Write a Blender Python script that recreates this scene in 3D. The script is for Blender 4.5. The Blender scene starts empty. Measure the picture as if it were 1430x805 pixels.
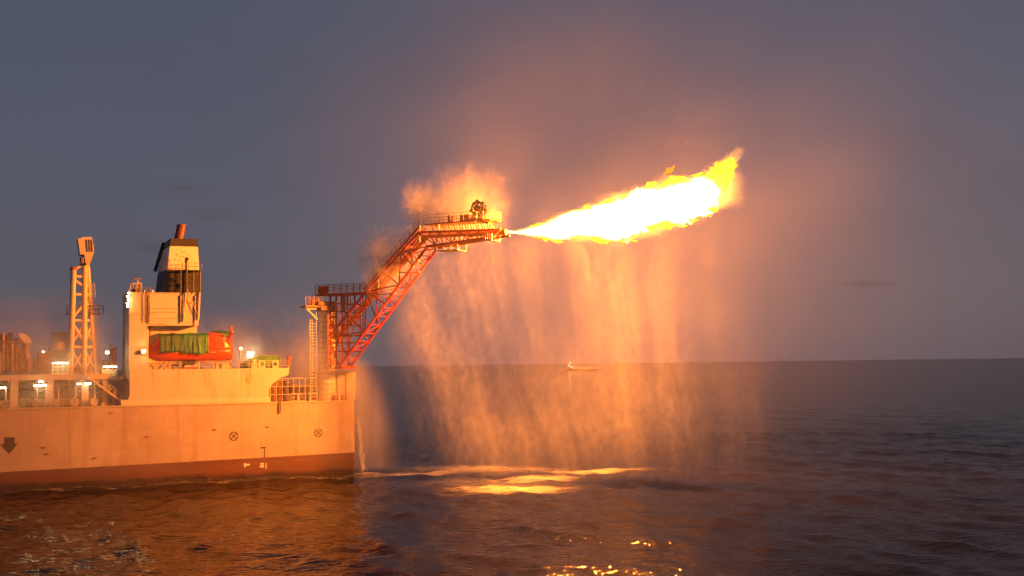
import bpy, math, random
import numpy as np
from mathutils import Vector, Matrix, noise as mn

random.seed(7)
PI = math.pi
R = math.radians
sc = bpy.context.scene
col = sc.collection

# ------------------------------------------------------------------ camera and survey
F_PX, W_PX, H_PX = 1700.0, 1430.0, 805.0
CAM_H = 15.0
ROLL = math.atan(11 / 890)
PITCH = math.atan(106.2 / F_PX)
FWD = Vector((0, math.cos(PITCH), math.sin(PITCH)))
UPV = Vector((0, -math.sin(PITCH), math.cos(PITCH)))
RGT = Vector((1, 0, 0))
CX = RGT * math.cos(ROLL) - UPV * math.sin(ROLL)
CY = RGT * math.sin(ROLL) + UPV * math.cos(ROLL)
CAM = Vector((0, 0, CAM_H))

cd = bpy.data.cameras.new('camera')
cam = bpy.data.objects.new('camera', cd)
col.objects.link(cam)
m3 = Matrix((CX, CY, -FWD)).transposed()
cam.matrix_world = Matrix.Translation(CAM) @ m3.to_4x4()
cd.sensor_width = 36
cd.lens = 36 * F_PX / W_PX
cd.clip_end = 90000
cd.clip_start = 0.5
sc.camera = cam


def ray(u, v):
    dx, dy = u - W_PX / 2, v - H_PX / 2
    return (FWD + CX * (dx / F_PX) - CY * (dy / F_PX)).normalized()


class Frame:
    """a local frame: origin on the sea, x along, y away into the depth, z up"""
    def __init__(s, o, yaw):
        s.o = Vector((o[0], o[1], 0)); s.yaw = yaw
        s.x = Vector((math.cos(yaw), math.sin(yaw), 0)); s.y = Vector((-math.sin(yaw), math.cos(yaw), 0))
    def world(s, p):
        return s.o + s.x * p[0] + s.y * p[1] + Vector((0, 0, p[2]))
    def at(s, u, v, y=0.0):
        """the point of the vertical plane y = const which is surveyed at (u, v)"""
        d = ray(u, v)
        t = (y - (CAM - s.o).dot(s.y)) / d.dot(s.y)
        p = CAM + d * t
        q = p - s.o
        return Vector((q.dot(s.x), y, p.z))


def sea(u, v):
    d = ray(u, v)
    t = -CAM_H / d.z
    return CAM + d * t


stern = sea(497, 661)
SHIP = Frame(stern, R(23.4))
S = SHIP.at
bw = SHIP.world((-3.2, 3.2, 0))
BOOM = Frame(bw, R(-28))
B = BOOM.at
WORLD = Frame((0, 0), 0)

# ------------------------------------------------------------------ shader helpers


class E:
    """a socket with arithmetic"""
    def __init__(s, nt, k): s.nt, s.k = nt, k
    def _op(s, op, *a, clamp=False):
        n = s.nt.nodes.new('ShaderNodeMath'); n.operation = op; n.use_clamp = clamp
        for i, x in enumerate((s,) + a):
            if isinstance(x, E): s.nt.links.new(x.k, n.inputs[i])
            else: n.inputs[i].default_value = x
        return E(s.nt, n.outputs[0])
    def __add__(s, o): return s._op('ADD', o)
    __radd__ = __add__
    def __sub__(s, o): return s._op('SUBTRACT', o)
    def __rsub__(s, o): return (s * -1.0) + o
    def __mul__(s, o): return s._op('MULTIPLY', o)
    __rmul__ = __mul__
    def __truediv__(s, o): return s._op('DIVIDE', o)
    def __pow__(s, o): return s._op('POWER', o)
    def min(s, o): return s._op('MINIMUM', o)
    def max(s, o): return s._op('MAXIMUM', o)
    def abs(s): return s._op('ABSOLUTE')
    def sqrt(s): return s._op('SQRT')
    def exp(s): return s._op('EXPONENT')
    def atan2(s, o): return s._op('ARCTAN2', o)
    def sstep(s, a, b, lo=0.0, hi=1.0, kind='SMOOTHSTEP'):
        n = s.nt.nodes.new('ShaderNodeMapRange'); n.interpolation_type = kind; n.clamp = True
        s.nt.links.new(s.k, n.inputs[0])
        for i, x in enumerate((a, b, lo, hi)):
            if isinstance(x, E): s.nt.links.new(x.k, n.inputs[i + 1])
            else: n.inputs[i + 1].default_value = x
        return E(s.nt, n.outputs[0])
    def lin(s, a, b, lo=0.0, hi=1.0): return s.sstep(a, b, lo, hi, 'LINEAR')


def coords(nt, kind='Object'):
    tc = nt.nodes.new('ShaderNodeTexCoord')
    sp = nt.nodes.new('ShaderNodeSeparateXYZ')
    nt.links.new(tc.outputs[kind], sp.inputs[0])
    return tuple(E(nt, o) for o in sp.outputs)


def vec(nt, x, y, z):
    n = nt.nodes.new('ShaderNodeCombineXYZ')
    for i, a in enumerate((x, y, z)):
        if isinstance(a, E): nt.links.new(a.k, n.inputs[i])
        else: n.inputs[i].default_value = a
    return n.outputs[0]


def noise_tex(nt, v, scale=1.0, detail=2.0, rough=0.5, dist=0.0):
    n = nt.nodes.new('ShaderNodeTexNoise')
    if v is not None: nt.links.new(v, n.inputs['Vector'])
    n.inputs['Scale'].default_value = scale
    n.inputs['Detail'].default_value = detail
    n.inputs['Roughness'].default_value = rough
    n.inputs['Distortion'].default_value = dist
    return E(nt, n.outputs[0])


def mixc(nt, f, a, b):
    n = nt.nodes.new('ShaderNodeMix'); n.data_type = 'RGBA'
    if isinstance(f, E): nt.links.new(f.k, n.inputs[0])
    else: n.inputs[0].default_value = f
    for i, x in ((6, a), (7, b)):
        if isinstance(x, tuple): n.inputs[i].default_value = (*x, 1)
        else: nt.links.new(x, n.inputs[i])
    return n.outputs[2]


def new_mat(name):
    m = bpy.data.materials.new(name); m.use_nodes = True
    nt = m.node_tree
    for n in list(nt.nodes): nt.nodes.remove(n)
    out = nt.nodes.new('ShaderNodeOutputMaterial')
    return m, nt, out


def paint(name, c, dirt=(0.10, 0.06, 0.04), amount=0.5, rough=0.5, scale=0.35, metallic=0.0, streak=True, bump=0.0):
    m, nt, out = new_mat(name)
    b = nt.nodes.new('ShaderNodeBsdfPrincipled')
    x, y, z = coords(nt)
    n1 = noise_tex(nt, vec(nt, x * 1.0, y * 1.0, z * (0.18 if streak else 1.0)), scale * 2.2, 5, 0.6)
    n2 = noise_tex(nt, vec(nt, x, y, z), scale * 0.7, 4, 0.6)
    f = (n1 * 0.6 + n2 * 0.4).sstep(0.48, 0.72) * amount
    k = mixc(nt, f, c, tuple(c[i] * 0.35 + dirt[i] * 0.65 for i in range(3)))
    nt.links.new(k, b.inputs['Base Color'])
    nt.links.new(n2.lin(0.3, 0.7, max(rough - 0.1, 0.05), min(rough + 0.15, 1)).k, b.inputs['Roughness'])
    b.inputs['Metallic'].default_value = metallic
    if bump:
        bp = nt.nodes.new('ShaderNodeBump'); bp.inputs['Strength'].default_value = 0.6
        bp.inputs['Distance'].default_value = bump
        nt.links.new(n1.k, bp.inputs['Height']); nt.links.new(bp.outputs[0], b.inputs['Normal'])
    nt.links.new(b.outputs[0], out.inputs[0])
    return m


def glow(name, c, s):
    m, nt, out = new_mat(name)
    e = nt.nodes.new('ShaderNodeEmission')
    e.inputs[0].default_value = (*c, 1); e.inputs[1].default_value = s
    nt.links.new(e.outputs[0], out.inputs[0])
    return m


FIRE = (1.0, 0.243, 0.021)
M = dict(
    white=paint('white_paint', (0.46, 0.41, 0.35), (0.22, 0.10, 0.045), 0.7),
    cream=paint('cream_paint', (0.42, 0.36, 0.27), (0.20, 0.10, 0.05), 0.6),
    grey=paint('grey_steel', (0.30, 0.29, 0.28), (0.09, 0.06, 0.05), 0.6, metallic=0.0),
    dark=paint('dark_paint', (0.026, 0.025, 0.026), (0.03, 0.02, 0.02), 0.5),
    brown=paint('rusty_steel', (0.16, 0.09, 0.06), (0.06, 0.03, 0.02), 0.7),
    red=paint('red_boom_paint', (0.36, 0.036, 0.02), (0.06, 0.016, 0.012), 0.7),
    boot=paint('red_antifouling', (0.125, 0.034, 0.026), (0.05, 0.026, 0.02), 0.85, scale=0.22, bump=0.03),
    deck=paint('deck_paint', (0.20, 0.13, 0.10), (0.08, 0.05, 0.04), 0.6, streak=False),
    orange=paint('orange_fibreglass', (0.50, 0.050, 0.018), (0.2, 0.035, 0.02), 0.6, rough=0.35, scale=0.8),
    yellow=paint('yellow_paint', (0.75, 0.48, 0.04), (0.2, 0.12, 0.04), 0.4),
    mark=paint('black_mark_paint', (0.035, 0.03, 0.03), (0.06, 0.04, 0.03), 0.5),
    markw=paint('white_mark_paint', (0.75, 0.73, 0.70), (0.3, 0.2, 0.15), 0.3),
    pipe=paint('pipe_paint', (0.45, 0.40, 0.32), (0.14, 0.08, 0.05), 0.6),
    green=paint('green_pipe_paint', (0.16, 0.24, 0.12), (0.08, 0.08, 0.04), 0.5),
    rust=paint('rust', (0.28, 0.07, 0.03), (0.1, 0.03, 0.02), 0.6),
    glass=paint('dark_window_glass', (0.02, 0.022, 0.025), (0.03, 0.03, 0.03), 0.2, rough=0.12),
    tube=glow('fluorescent_tube', (1.0, 0.72, 0.36), 70.0),
    flood=glow('floodlight_lens', (1.0, 0.74, 0.36), 170.0),
    bulb=glow('lamp_bulb', (1.0, 0.60, 0.25), 160.0),
)


def tarp_mat(name, c1, c2):
    m, nt, out = new_mat(name)
    b = nt.nodes.new('ShaderNodeBsdfPrincipled')
    x, y, z = coords(nt)
    n = noise_tex(nt, vec(nt, x, y, z * 0.22), 2.2, 5, 0.65, 0.4)
    n2 = noise_tex(nt, vec(nt, x, y, z), 0.5, 3)
    k = mixc(nt, (n * 0.5 + n2 * 0.5).sstep(0.38, 0.62), c1, c2)
    nt.links.new(k, b.inputs['Base Color']); b.inputs['Roughness'].default_value = 0.55
    bp = nt.nodes.new('ShaderNodeBump'); bp.inputs['Strength'].default_value = 1; bp.inputs['Distance'].default_value = 0.25
    nt.links.new(n.k, bp.inputs['Height']); nt.links.new(bp.outputs[0], b.inputs['Normal'])
    nt.links.new(b.outputs[0], out.inputs[0])
    return m


M['tarp'] = tarp_mat('green_tarpaulin_cloth', (0.012, 0.050, 0.030), (0.018, 0.115, 0.05))
M['tarp2'] = tarp_mat('bright_green_tarpaulin', (0.02, 0.12, 0.045), (0.03, 0.20, 0.07))


def hull_mat():
    """white ship paint: plate seams, vertical grime runs, scuffed fender marks"""
    m, nt, out = new_mat('hull_paint')
    b = nt.nodes.new('ShaderNodeBsdfPrincipled')
    x, y, z = coords(nt)
    run = noise_tex(nt, vec(nt, x, y, z * 0.06), 0.9, 5, 0.6)
    fine = noise_tex(nt, vec(nt, x, y, z * 0.10), 3.2, 4, 0.6)
    blot = noise_tex(nt, vec(nt, x, y, z), 0.22, 5, 0.62)
    smear = noise_tex(nt, vec(nt, x * 0.5, y, z * 1.6), 0.55, 5, 0.7)
    c0 = mixc(nt, blot.sstep(0.38, 0.62) * 0.62, (0.37, 0.305, 0.265), (0.275, 0.21, 0.17))
    c1 = mixc(nt, run.sstep(0.48, 0.74) * 0.52, c0, (0.22, 0.15, 0.11))
    c2 = mixc(nt, (fine.sstep(0.60, 0.80) * blot.sstep(0.35, 0.6)) * 0.8, c1, (0.24, 0.10, 0.05))
    patch = ((x + 38.5).abs().sstep(7.0, 2.0)) * smear.sstep(0.45, 0.62) * z.sstep(4.0, 7.5)
    c3 = mixc(nt, patch * 0.7, c2, (0.16, 0.12, 0.10))
    # welded plate seams
    sx = ((x / 2.9)._op('FRACT') - 0.5).abs().sstep(0.487, 0.498)
    sz = ((z / 2.35)._op('FRACT') - 0.5).abs().sstep(0.485, 0.498)
    c4 = mixc(nt, sx.max(sz) * 0.30, c3, (0.2, 0.13, 0.09))
    nt.links.new(c4, b.inputs['Base Color'])
    b.inputs['Roughness'].default_value = 0.5
    bp = nt.nodes.new('ShaderNodeBump'); bp.inputs['Strength'].default_value = 0.5; bp.inputs['Distance'].default_value = 0.05
    w = noise_tex(nt, vec(nt, x * 0.8, y, z * 0.5), 0.8, 2)
    nt.links.new(w.k, bp.inputs['Height']); nt.links.new(bp.outputs[0], b.inputs['Normal'])
    nt.links.new(b.outputs[0], out.inputs[0])
    return m


M['hull'] = hull_mat()

def boot_mat():
    """red bottom paint with a wet, weed darkened strip at the waterline and scraped patches"""
    m, nt, out = new_mat('red_bottom_paint')
    b = nt.nodes.new('ShaderNodeBsdfPrincipled')
    x, y, z = coords(nt)
    n = noise_tex(nt, vec(nt, x * 0.5, y, z * 0.5), 0.6, 6, 0.66)
    run = noise_tex(nt, vec(nt, x, y, z * 0.12), 1.3, 4, 0.6)
    band = noise_tex(nt, vec(nt, x * 0.15, y, z * 1.4), 1.2, 4, 0.6)
    c1 = mixc(nt, n.sstep(0.40, 0.66) * 0.7, (0.095, 0.026, 0.021), (0.05, 0.022, 0.018))
    c2 = mixc(nt, run.sstep(0.52, 0.74) * 0.6, c1, (0.055, 0.028, 0.022))
    c3 = mixc(nt, (band + n * 0.5).sstep(0.80, 0.95) * 0.4, c2, (0.17, 0.06, 0.04))
    weed = (z - (n - 0.5) * 1.6).sstep(1.1, 0.35)
    c4 = mixc(nt, weed * 0.85, c3, (0.026, 0.020, 0.015))
    nt.links.new(c4, b.inputs['Base Color'])
    nt.links.new(weed.lin(0, 1, 0.6, 0.25).k, b.inputs['Roughness'])
    nt.links.new(b.outputs[0], out.inputs[0])
    return m


M['boot'] = boot_mat()


# ------------------------------------------------------------------ mesh builder


class MB:
    def __init__(s): s.v, s.f, s.mi, s.cur = [], [], [], 0
    def _add(s, vs, fs):
        n = len(s.v); s.v += [Vector(a) for a in vs]
        s.f += [tuple(i + n for i in f) for f in fs]; s.mi += [s.cur] * len(fs)
        return s
    def box(s, a, b):
        x0, x1 = sorted((a[0], b[0])); y0, y1 = sorted((a[1], b[1])); z0, z1 = sorted((a[2], b[2]))
        vs = [(x, y, z) for z in (z0, z1) for y in (y0, y1) for x in (x0, x1)]
        return s._add(vs, [(0, 2, 3, 1), (4, 5, 7, 6), (0, 1, 5, 4), (1, 3, 7, 5), (3, 2, 6, 7), (2, 0, 4, 6)])
    def cbox(s, c, d):
        return s.box([c[i] - d[i] / 2 for i in range(3)], [c[i] + d[i] / 2 for i in range(3)])
    def tube(s, a, b, r, n=8, r2=None):
        a, b = Vector(a), Vector(b); d = b - a
        if d.length < 1e-6: return s
        d.normalize(); u = d.orthogonal().normalized(); w = d.cross(u)
        r2 = r if r2 is None else r2
        vs = []
        for p, q in ((a, r), (b, r2)):
            for i in range(n):
                t = 2 * PI * (i + 0.5) / n
                vs.append(p + u * (math.cos(t) * q) + w * (math.sin(t) * q))
        fs = [(i, (i + 1) % n, n + (i + 1) % n, n + i) for i in range(n)]
        fs += [tuple(range(n - 1, -1, -1)), tuple(range(n, 2 * n))]
        return s._add(vs, fs)
    def path(s, pts, r, n=8):
        for a, b in zip(pts, pts[1:]): s.tube(a, b, r, n)
        return s
    def bar(s, a, b, w, h, up=(0, 0, 1)):
        a, b = Vector(a), Vector(b); d = (b - a).normalized(); up = Vector(up)
        if abs(d.dot(up)) > 0.98: up = Vector((0, 1, 0))
        sx = d.cross(up).normalized(); uz = sx.cross(d)
        vs = [p + sx * (i * w / 2) + uz * (j * h / 2) for p in (a, b) for j in (-1, 1) for i in (-1, 1)]
        return s._add(vs, [(0, 1, 3, 2), (4, 6, 7, 5), (0, 4, 5, 1), (1, 5, 7, 3), (3, 7, 6, 2), (2, 6, 4, 0)])
    def prism(s, poly, y0, y1):
        """poly: (x, z) pairs, extruded along y"""
        n = len(poly)
        vs = [(p[0], y0, p[1]) for p in poly] + [(p[0], y1, p[1]) for p in poly]
        fs = [tuple(range(n)), tuple(range(2 * n - 1, n - 1, -1))]
        fs += [(i + n, (i + 1) % n + n, (i + 1) % n, i) for i in range(n)]
        return s._add(vs, fs)
    def loft(s, rings, cap=True):
        n = len(rings[0]); vs = [p for r_ in rings for p in r_]; fs = []
        for k in range(len(rings) - 1):
            for i in range(n):
                j = (i + 1) % n
                fs.append((k * n + i, k * n + j, (k + 1) * n + j, (k + 1) * n + i))
        if cap: fs += [tuple(range(n - 1, -1, -1)), tuple(range((len(rings) - 1) * n, len(rings) * n))]
        return s._add(vs, fs)
    def ring(s, c, r, t, axis='y', n=24, d=0.05):
        """a flat annulus of width t and depth d"""
        vs, fs = [], []
        for i in range(n):
            a = 2 * PI * i / n
            for rr, dd in ((r, 0), (r - t, 0), (r - t, d), (r, d)):
                e = (math.cos(a) * rr, math.sin(a) * rr)
                vs.append({'y': (c[0] + e[0], c[1] - dd, c[2] + e[1]), 'x': (c[0] + dd, c[1] + e[0], c[2] + e[1]),
                           'z': (c[0] + e[0], c[1] + e[1], c[2] + dd)}[axis])
        for i in range(n):
            j = (i + 1) % n
            for k in range(4):
                l = (k + 1) % 4
                fs.append((i * 4 + k, j * 4 + k, j * 4 + l, i * 4 + l))
        return s._add(vs, fs)
    def ball(s, c, r, n=10, sz=1.0):
        rings = []
        for k in range(1, n):
            t = PI * k / n
            rings.append([(c[0] + r * math.sin(t) * math.cos(2 * PI * i / (2 * n)), c[1] + r * math.sin(t) * math.sin(2 * PI * i / (2 * n)),
                           c[2] - r * sz * math.cos(t)) for i in range(2 * n)])
        return s.loft(rings)
    def ladder(s, a, b, w, n, r=0.05, side=(1, 0, 0)):
        a, b, sd = Vector(a), Vector(b), Vector(side)
        s.tube(a - sd * w / 2, b - sd * w / 2, r, 6); s.tube(a + sd * w / 2, b + sd * w / 2, r, 6)
        for i in range(n):
            p = a.lerp(b, (i + 0.5) / n); s.tube(p - sd * w / 2, p + sd * w / 2, r * 0.8, 6)
        return s
    def rail(s, pts, h=1.1, sp=1.5, r=0.04, mids=2):
        for a, b in zip(pts, pts[1:]):
            a, b = Vector(a), Vector(b); L = (b - a).length; n = max(1, round(L / sp))
            for i in range(n + 1):
                p = a.lerp(b, i / n); s.tube(p, p + Vector((0, 0, h)), r, 6)
            for k in range(mids + 1):
                z = Vector((0, 0, h * (k + 1) / (mids + 1))); s.tube(a + z, b + z, r * 0.85, 6)
        return s
    def zig(s, a0, a1, b0, b1, n, r=0.08, posts=True, k=6):
        """web members between chord a0-a1 and chord b0-b1"""
        a0, a1, b0, b1 = map(Vector, (a0, a1, b0, b1))
        for i in range(n):
            p, q = a0.lerp(a1, i / n), a0.lerp(a1, (i + 1) / n)
            c, d = b0.lerp(b1, i / n), b0.lerp(b1, (i + 1) / n)
            if i % 2: s.tube(c, q, r, k)
            else: s.tube(p, d, r, k)
            if posts: s.tube(p, c, r, k)
        s.tube(a1, b1, r, k)
        return s
    def build(s, name, mats, parent=None, smooth=False, frame=None, base=None):
        me = bpy.data.meshes.new(name)
        if parent is not None: base = BASE[parent.name]
        elif base is None:
            base = Vector((sum(p.x for p in s.v) / len(s.v), sum(p.y for p in s.v) / len(s.v), min(p.z for p in s.v)))
        base = Vector(base)
        me.from_pydata([tuple(p - base) for p in s.v], [], s.f)
        if not isinstance(mats, (list, tuple)): mats = [mats]
        for m in mats: me.materials.append(m)
        me.polygons.foreach_set('material_index', s.mi)
        if smooth: me.polygons.foreach_set('use_smooth', [True] * len(s.f))
        me.validate(); me.update()
        o = bpy.data.objects.new(name, me); col.objects.link(o)
        if parent is not None: o.parent = parent
        else:
            fr = frame or SHIP
            o.location = fr.world(base); o.rotation_euler = (0, 0, fr.yaw)
        BASE[o.name] = base
        return o


BASE = {}


def tag(o, label, cat, group=None, kind=None):
    o['label'] = label; o['category'] = cat
    if group: o['group'] = group
    if kind: o['kind'] = kind
    return o


def thing(name, label, cat, base, group=None, frame=None, kind=None):
    fr = frame or SHIP
    o = bpy.data.objects.new(name, None); col.objects.link(o)
    o.empty_display_size = 0.3
    o.location = fr.world(base); o.rotation_euler = (0, 0, fr.yaw)
    BASE[o.name] = Vector(base)
    return tag(o, label, cat, group, kind)


def copy_tree(o, parent=None):
    c = o.copy(); col.objects.link(c)
    if parent is not None: c.parent = parent
    for ch in [x for x in bpy.data.objects if x.parent == o]: copy_tree(ch, c)
    return c


def dup(o, base, label, frame=None, group=None, rz=0.0):
    fr = frame or SHIP
    c = copy_tree(o); c.location = fr.world(base); c.rotation_euler = (0, 0, fr.yaw + rz); c['label'] = label
    if group: c['group'] = group
    return c


# ================================================================== SETTING: sea
def axis_coords(lo, hi, step, far_lo, far_hi, g=1.05):
    a = list(np.arange(lo, hi + 1e-6, step))
    s, x = step, a[-1]
    while x < far_hi: s *= g; x += s; a.append(x)
    s, x, pre = step, a[0], []
    while x > far_lo: s *= g; x -= s; pre.append(x)
    return np.array(pre[::-1] + a)


xs = axis_coords(-75, 80, 0.6, -45000, 45000)
ys = axis_coords(78, 250, 0.75, -1500, 60000)
Xg, Yg = np.meshgrid(xs, ys)
dxg = np.gradient(xs)[None, :].repeat(len(ys), 0); dyg = np.gradient(ys)[:, None].repeat(len(xs), 1)
sp = np.maximum(dxg, dyg)
rng = np.random.default_rng(5)
Z = np.zeros_like(Xg)
wind = R(200)
for lam, amp, n in ((24, 0.08, 5), (12, 0.06, 8), (6.5, 0.052, 12), (4.0, 0.050, 16), (2.6, 0.040, 20)):
    for k in range(n):
        L = lam * rng.uniform(0.75, 1.3); th = wind + rng.normal(0, 0.55); ph = rng.uniform(0, 2 * PI)
        kx, ky = 2 * PI / L * math.cos(th), 2 * PI / L * math.sin(th)
        c = np.cos(kx * Xg + ky * Yg + ph)
        Z += amp * 1.5 / math.sqrt(n) * (c + 0.25 * np.cos(2 * (kx * Xg + ky * Yg + ph))) * np.clip(1.6 - 4 * sp / L, 0, 1)
nv = Xg.size; nx_, ny_ = len(xs), len(ys)
co = np.stack([Xg.ravel(), Yg.ravel(), Z.ravel()], 1).astype(np.float32)
idx = np.arange(nv).reshape(ny_, nx_)
quads = np.stack([idx[:-1, :-1], idx[:-1, 1:], idx[1:, 1:], idx[1:, :-1]], -1).reshape(-1, 4).astype(np.int32)
me = bpy.data.meshes.new('sea')
me.vertices.add(nv); me.vertices.foreach_set('co', co.ravel())
me.loops.add(quads.size); me.loops.foreach_set('vertex_index', quads.ravel())
me.polygons.add(len(quads)); me.polygons.foreach_set('loop_start', np.arange(0, quads.size, 4, dtype=np.int32))
me.polygons.foreach_set('use_smooth', np.ones(len(quads), dtype=bool))
me.update(calc_edges=True)
sea_o = bpy.data.objects.new('sea', me); col.objects.link(sea_o)
tag(sea_o, 'dark rippled evening sea', 'sea', kind='structure')


def sea_mat():
    m, nt, out = new_mat('sea_water')
    b = nt.nodes.new('ShaderNodeBsdfPrincipled')
    x, y, z = coords(nt)
    v0 = vec(nt, x * 0.55, y, 0.0)
    r1 = noise_tex(nt, v0, 1.5, 1.8, 0.5, 0.2)
    r2 = noise_tex(nt, v0, 4.2, 3, 0.6, 0.2)
    big = noise_tex(nt, vec(nt, x * 0.35, y, 0.0), 0.022, 4, 0.6)
    amp = big.sstep(0.40, 0.62, 0.75, 1.2)
    r0 = noise_tex(nt, vec(nt, x * 0.7, y, 0.0), 0.22, 2, 0.5)
    dist = (x * x + y * y).sqrt()
    h = (r1 * 0.115 + r2 * 0.007) * amp + r0 * dist.sstep(140.0, 500.0) * 1.1
    bp = nt.nodes.new('ShaderNodeBump'); bp.inputs['Strength'].default_value = 1.0; bp.inputs['Distance'].default_value = 1.0
    nt.links.new(h.k, bp.inputs['Height']); nt.links.new(bp.outputs[0], b.inputs['Normal'])
    # foam where the spray lands and along the waterline
    fn = noise_tex(nt, vec(nt, x * 0.45, y, 0.0), 0.8, 6, 0.72, 0.8)
    fine = noise_tex(nt, vec(nt, x * 0.6, y, 0.0), 4.2, 4, 0.72)
    fn2 = noise_tex(nt, vec(nt, x * 0.25 + 9.0, y, 0.0), 0.30, 4, 0.65)

    def blob(u, v, rx, ry, yaw=0.0):
        c = sea(u, v); ca, sa = math.cos(yaw), math.sin(yaw)
        X, Y = x - c.x + (fn - 0.5) * 14.0, y - c.y + (fn2 - 0.5) * 10.0
        a = (X * ca + Y * sa) / rx; d = (Y * ca - X * sa) / ry
        return (a * a + d * d).sqrt()
    f = None
    for args, s in (((590, 662, 14, 3.2, 0.05), 0.7), ((505, 661, 3.0, 2.5), 1.0), ((745, 668, 8, 5.5), 1.0), ((720, 683, 10, 7.5, 0.1), 0.75),
                    ((830, 658, 10, 5, 0.1), 0.7), ((680, 655, 17, 10), 0.55), ((720, 672, 15, 13), 0.45)):
        k = blob(*args).sstep(1.25, 0.1) * s
        f = k if f is None else f.max(k)
    landing = f.sstep(0.0, 1.0) * (0.22 + 0.78 * (fn * 0.55 + fine * 0.45 + f * 0.15).sstep(0.41, 0.74))
    # hull line
    hx = (x - SHIP.o.x) * SHIP.x.x + (y - SHIP.o.y) * SHIP.x.y
    hy = (x - SHIP.o.x) * SHIP.y.x + (y - SHIP.o.y) * SHIP.y.y
    wob = noise_tex(nt, vec(nt, hx, 0.0, 0.0), 0.12, 3)
    line = (hy + 1.0 + wob * 4.0).abs().sstep(2.4, 0.1) * (fn * 0.6 + fine * 0.4).sstep(0.42, 0.66) * hx.sstep(3.0, -2.0)
    edge = (hy + 0.3).abs().sstep(1.1, 0.1) * fine.sstep(0.42, 0.65) * hx.sstep(2.0, 0.0)
    foam = landing.max(line * 0.55).max(edge * 0.5).min(1.0)
    nt.links.new(mixc(nt, foam, (0.006, 0.0055, 0.006), (0.48, 0.48, 0.48)), b.inputs['Base Color'])
    nt.links.new(foam.lin(0, 1, 0.03, 0.75).k, b.inputs['Roughness'])
    b.inputs['IOR'].default_value = 1.333; b.inputs['Specular IOR Level'].default_value = 0.13
    df = nt.nodes.new('ShaderNodeBsdfDiffuse'); df.inputs[0].default_value = (0.0065, 0.0055, 0.006, 1)
    mx = nt.nodes.new('ShaderNodeMixShader')                    # dimmer reflections put in as a dark diffuse share, none on foam
    nt.links.new(foam.lin(0, 1, 0.32, 0.0).k, mx.inputs[0])
    nt.links.new(b.outputs[0], mx.inputs[1]); nt.links.new(df.outputs[0], mx.inputs[2])
    nt.links.new(mx.outputs[0], out.inputs[0])
    return m


me.materials.append(sea_mat())

# ================================================================== THE SHIP
ZD = 10.1          # main deck
BEAM = 32.0
ship = thing('production_ship', 'large white hulled production ship with red boot topping, square stern towards the flare', 'ship', (-30, 16, 0))


def boot_z(x): return 2.9 + 0.0142 * x


# hull as a lofted shell with a softly rounded quarter
def plan(z):
    r = 0.7
    pts = [(-110, 0)]
    pts += [(-r + r * math.sin(t), r - r * math.cos(t)) for t in np.linspace(0, PI / 2, 7)]
    pts += [(-r + r * math.cos(t), BEAM - r + r * math.sin(t)) for t in np.linspace(0, PI / 2, 7)]
    pts += [(-110, BEAM)]
    return [(a, b, z(a) if callable(z) else z) for a, b in pts]


hb = MB().loft([plan(boot_z), plan(ZD)])
hull = hb.build('hull', M['hull'], ship)
bt = MB().loft([plan(-3.0), plan(boot_z)], cap=True)
bt.build('boot_topping', M['boot'], ship)
MB().box((-108, 0.25, ZD + 0.004), (-0.4, BEAM - 0.25, ZD + 0.03)).build('main_deck', M['deck'], ship)
# fender bar along the sheer
st = MB()
st.prism([(-110, ZD - 0.05), (-0.7, ZD - 0.05), (-0.7, ZD + 0.12), (-110, ZD + 0.12)], -0.09, 0.24)
st.build('gunwale_bar', M['cream'], ship)
# poop side plating with the curved aft wing
pl = [S(u, v, 0) for u, v in ((181, 566), (376, 561.5), (375, 548), (377, 541), (382, 535), (390, 529), (403, 523.5), (404, 517), (181, 520))]
pz = pl[-1].z
ZP = 14.85
poly = [(p.x, p.z) for p in pl]
poly[0] = (poly[0][0], ZD + 0.13); poly[1] = (poly[1][0], ZD + 0.13)
poly[-1] = (poly[-1][0], ZP); poly[-2] = (poly[-2][0], ZP)
x_l, x_r = poly[0][0], poly[1][0]
# little flare at the fore foot
poly = [(x_l - 1.1, ZD + 0.13)] + poly[1:] + [(x_l, ZD + 1.5), (x_l - 0.25, ZD + 0.7), (x_l - 0.6, ZD + 0.3)]
pw = MB().prism(poly, -0.02, 0.16)
pw.build('poop_side_plating', M['white'], ship)
MB().box((x_l, 0.17, ZD + 0.04), (x_r, BEAM - 0.2, ZP - 0.003)).build('poop_house', M['white'], ship)
kn = MB().box((x_l - 1.1, -0.10, ZD + 0.14), (x_r + 0.1, -0.022, ZD + 0.85))
kn.build('knuckle_band', paint('band_paint', (0.52, 0.47, 0.41), (0.25, 0.15, 0.1), 0.5), ship)
# rust runs down the plating
def stain_mat():
    m, nt, out = new_mat('rust_run')
    b = nt.nodes.new('ShaderNodeBsdfPrincipled'); b.inputs['Roughness'].default_value = 0.7
    x, y, z = coords(nt)
    n = noise_tex(nt, vec(nt, x, y, z * 0.12), 4, 4)
    nt.links.new(mixc(nt, n.sstep(0.35, 0.65), (0.60, 0.50, 0.42), (0.50, 0.16, 0.06)), b.inputs['Base Color'])
    nt.links.new(b.outputs[0], out.inputs[0]); return m


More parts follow.
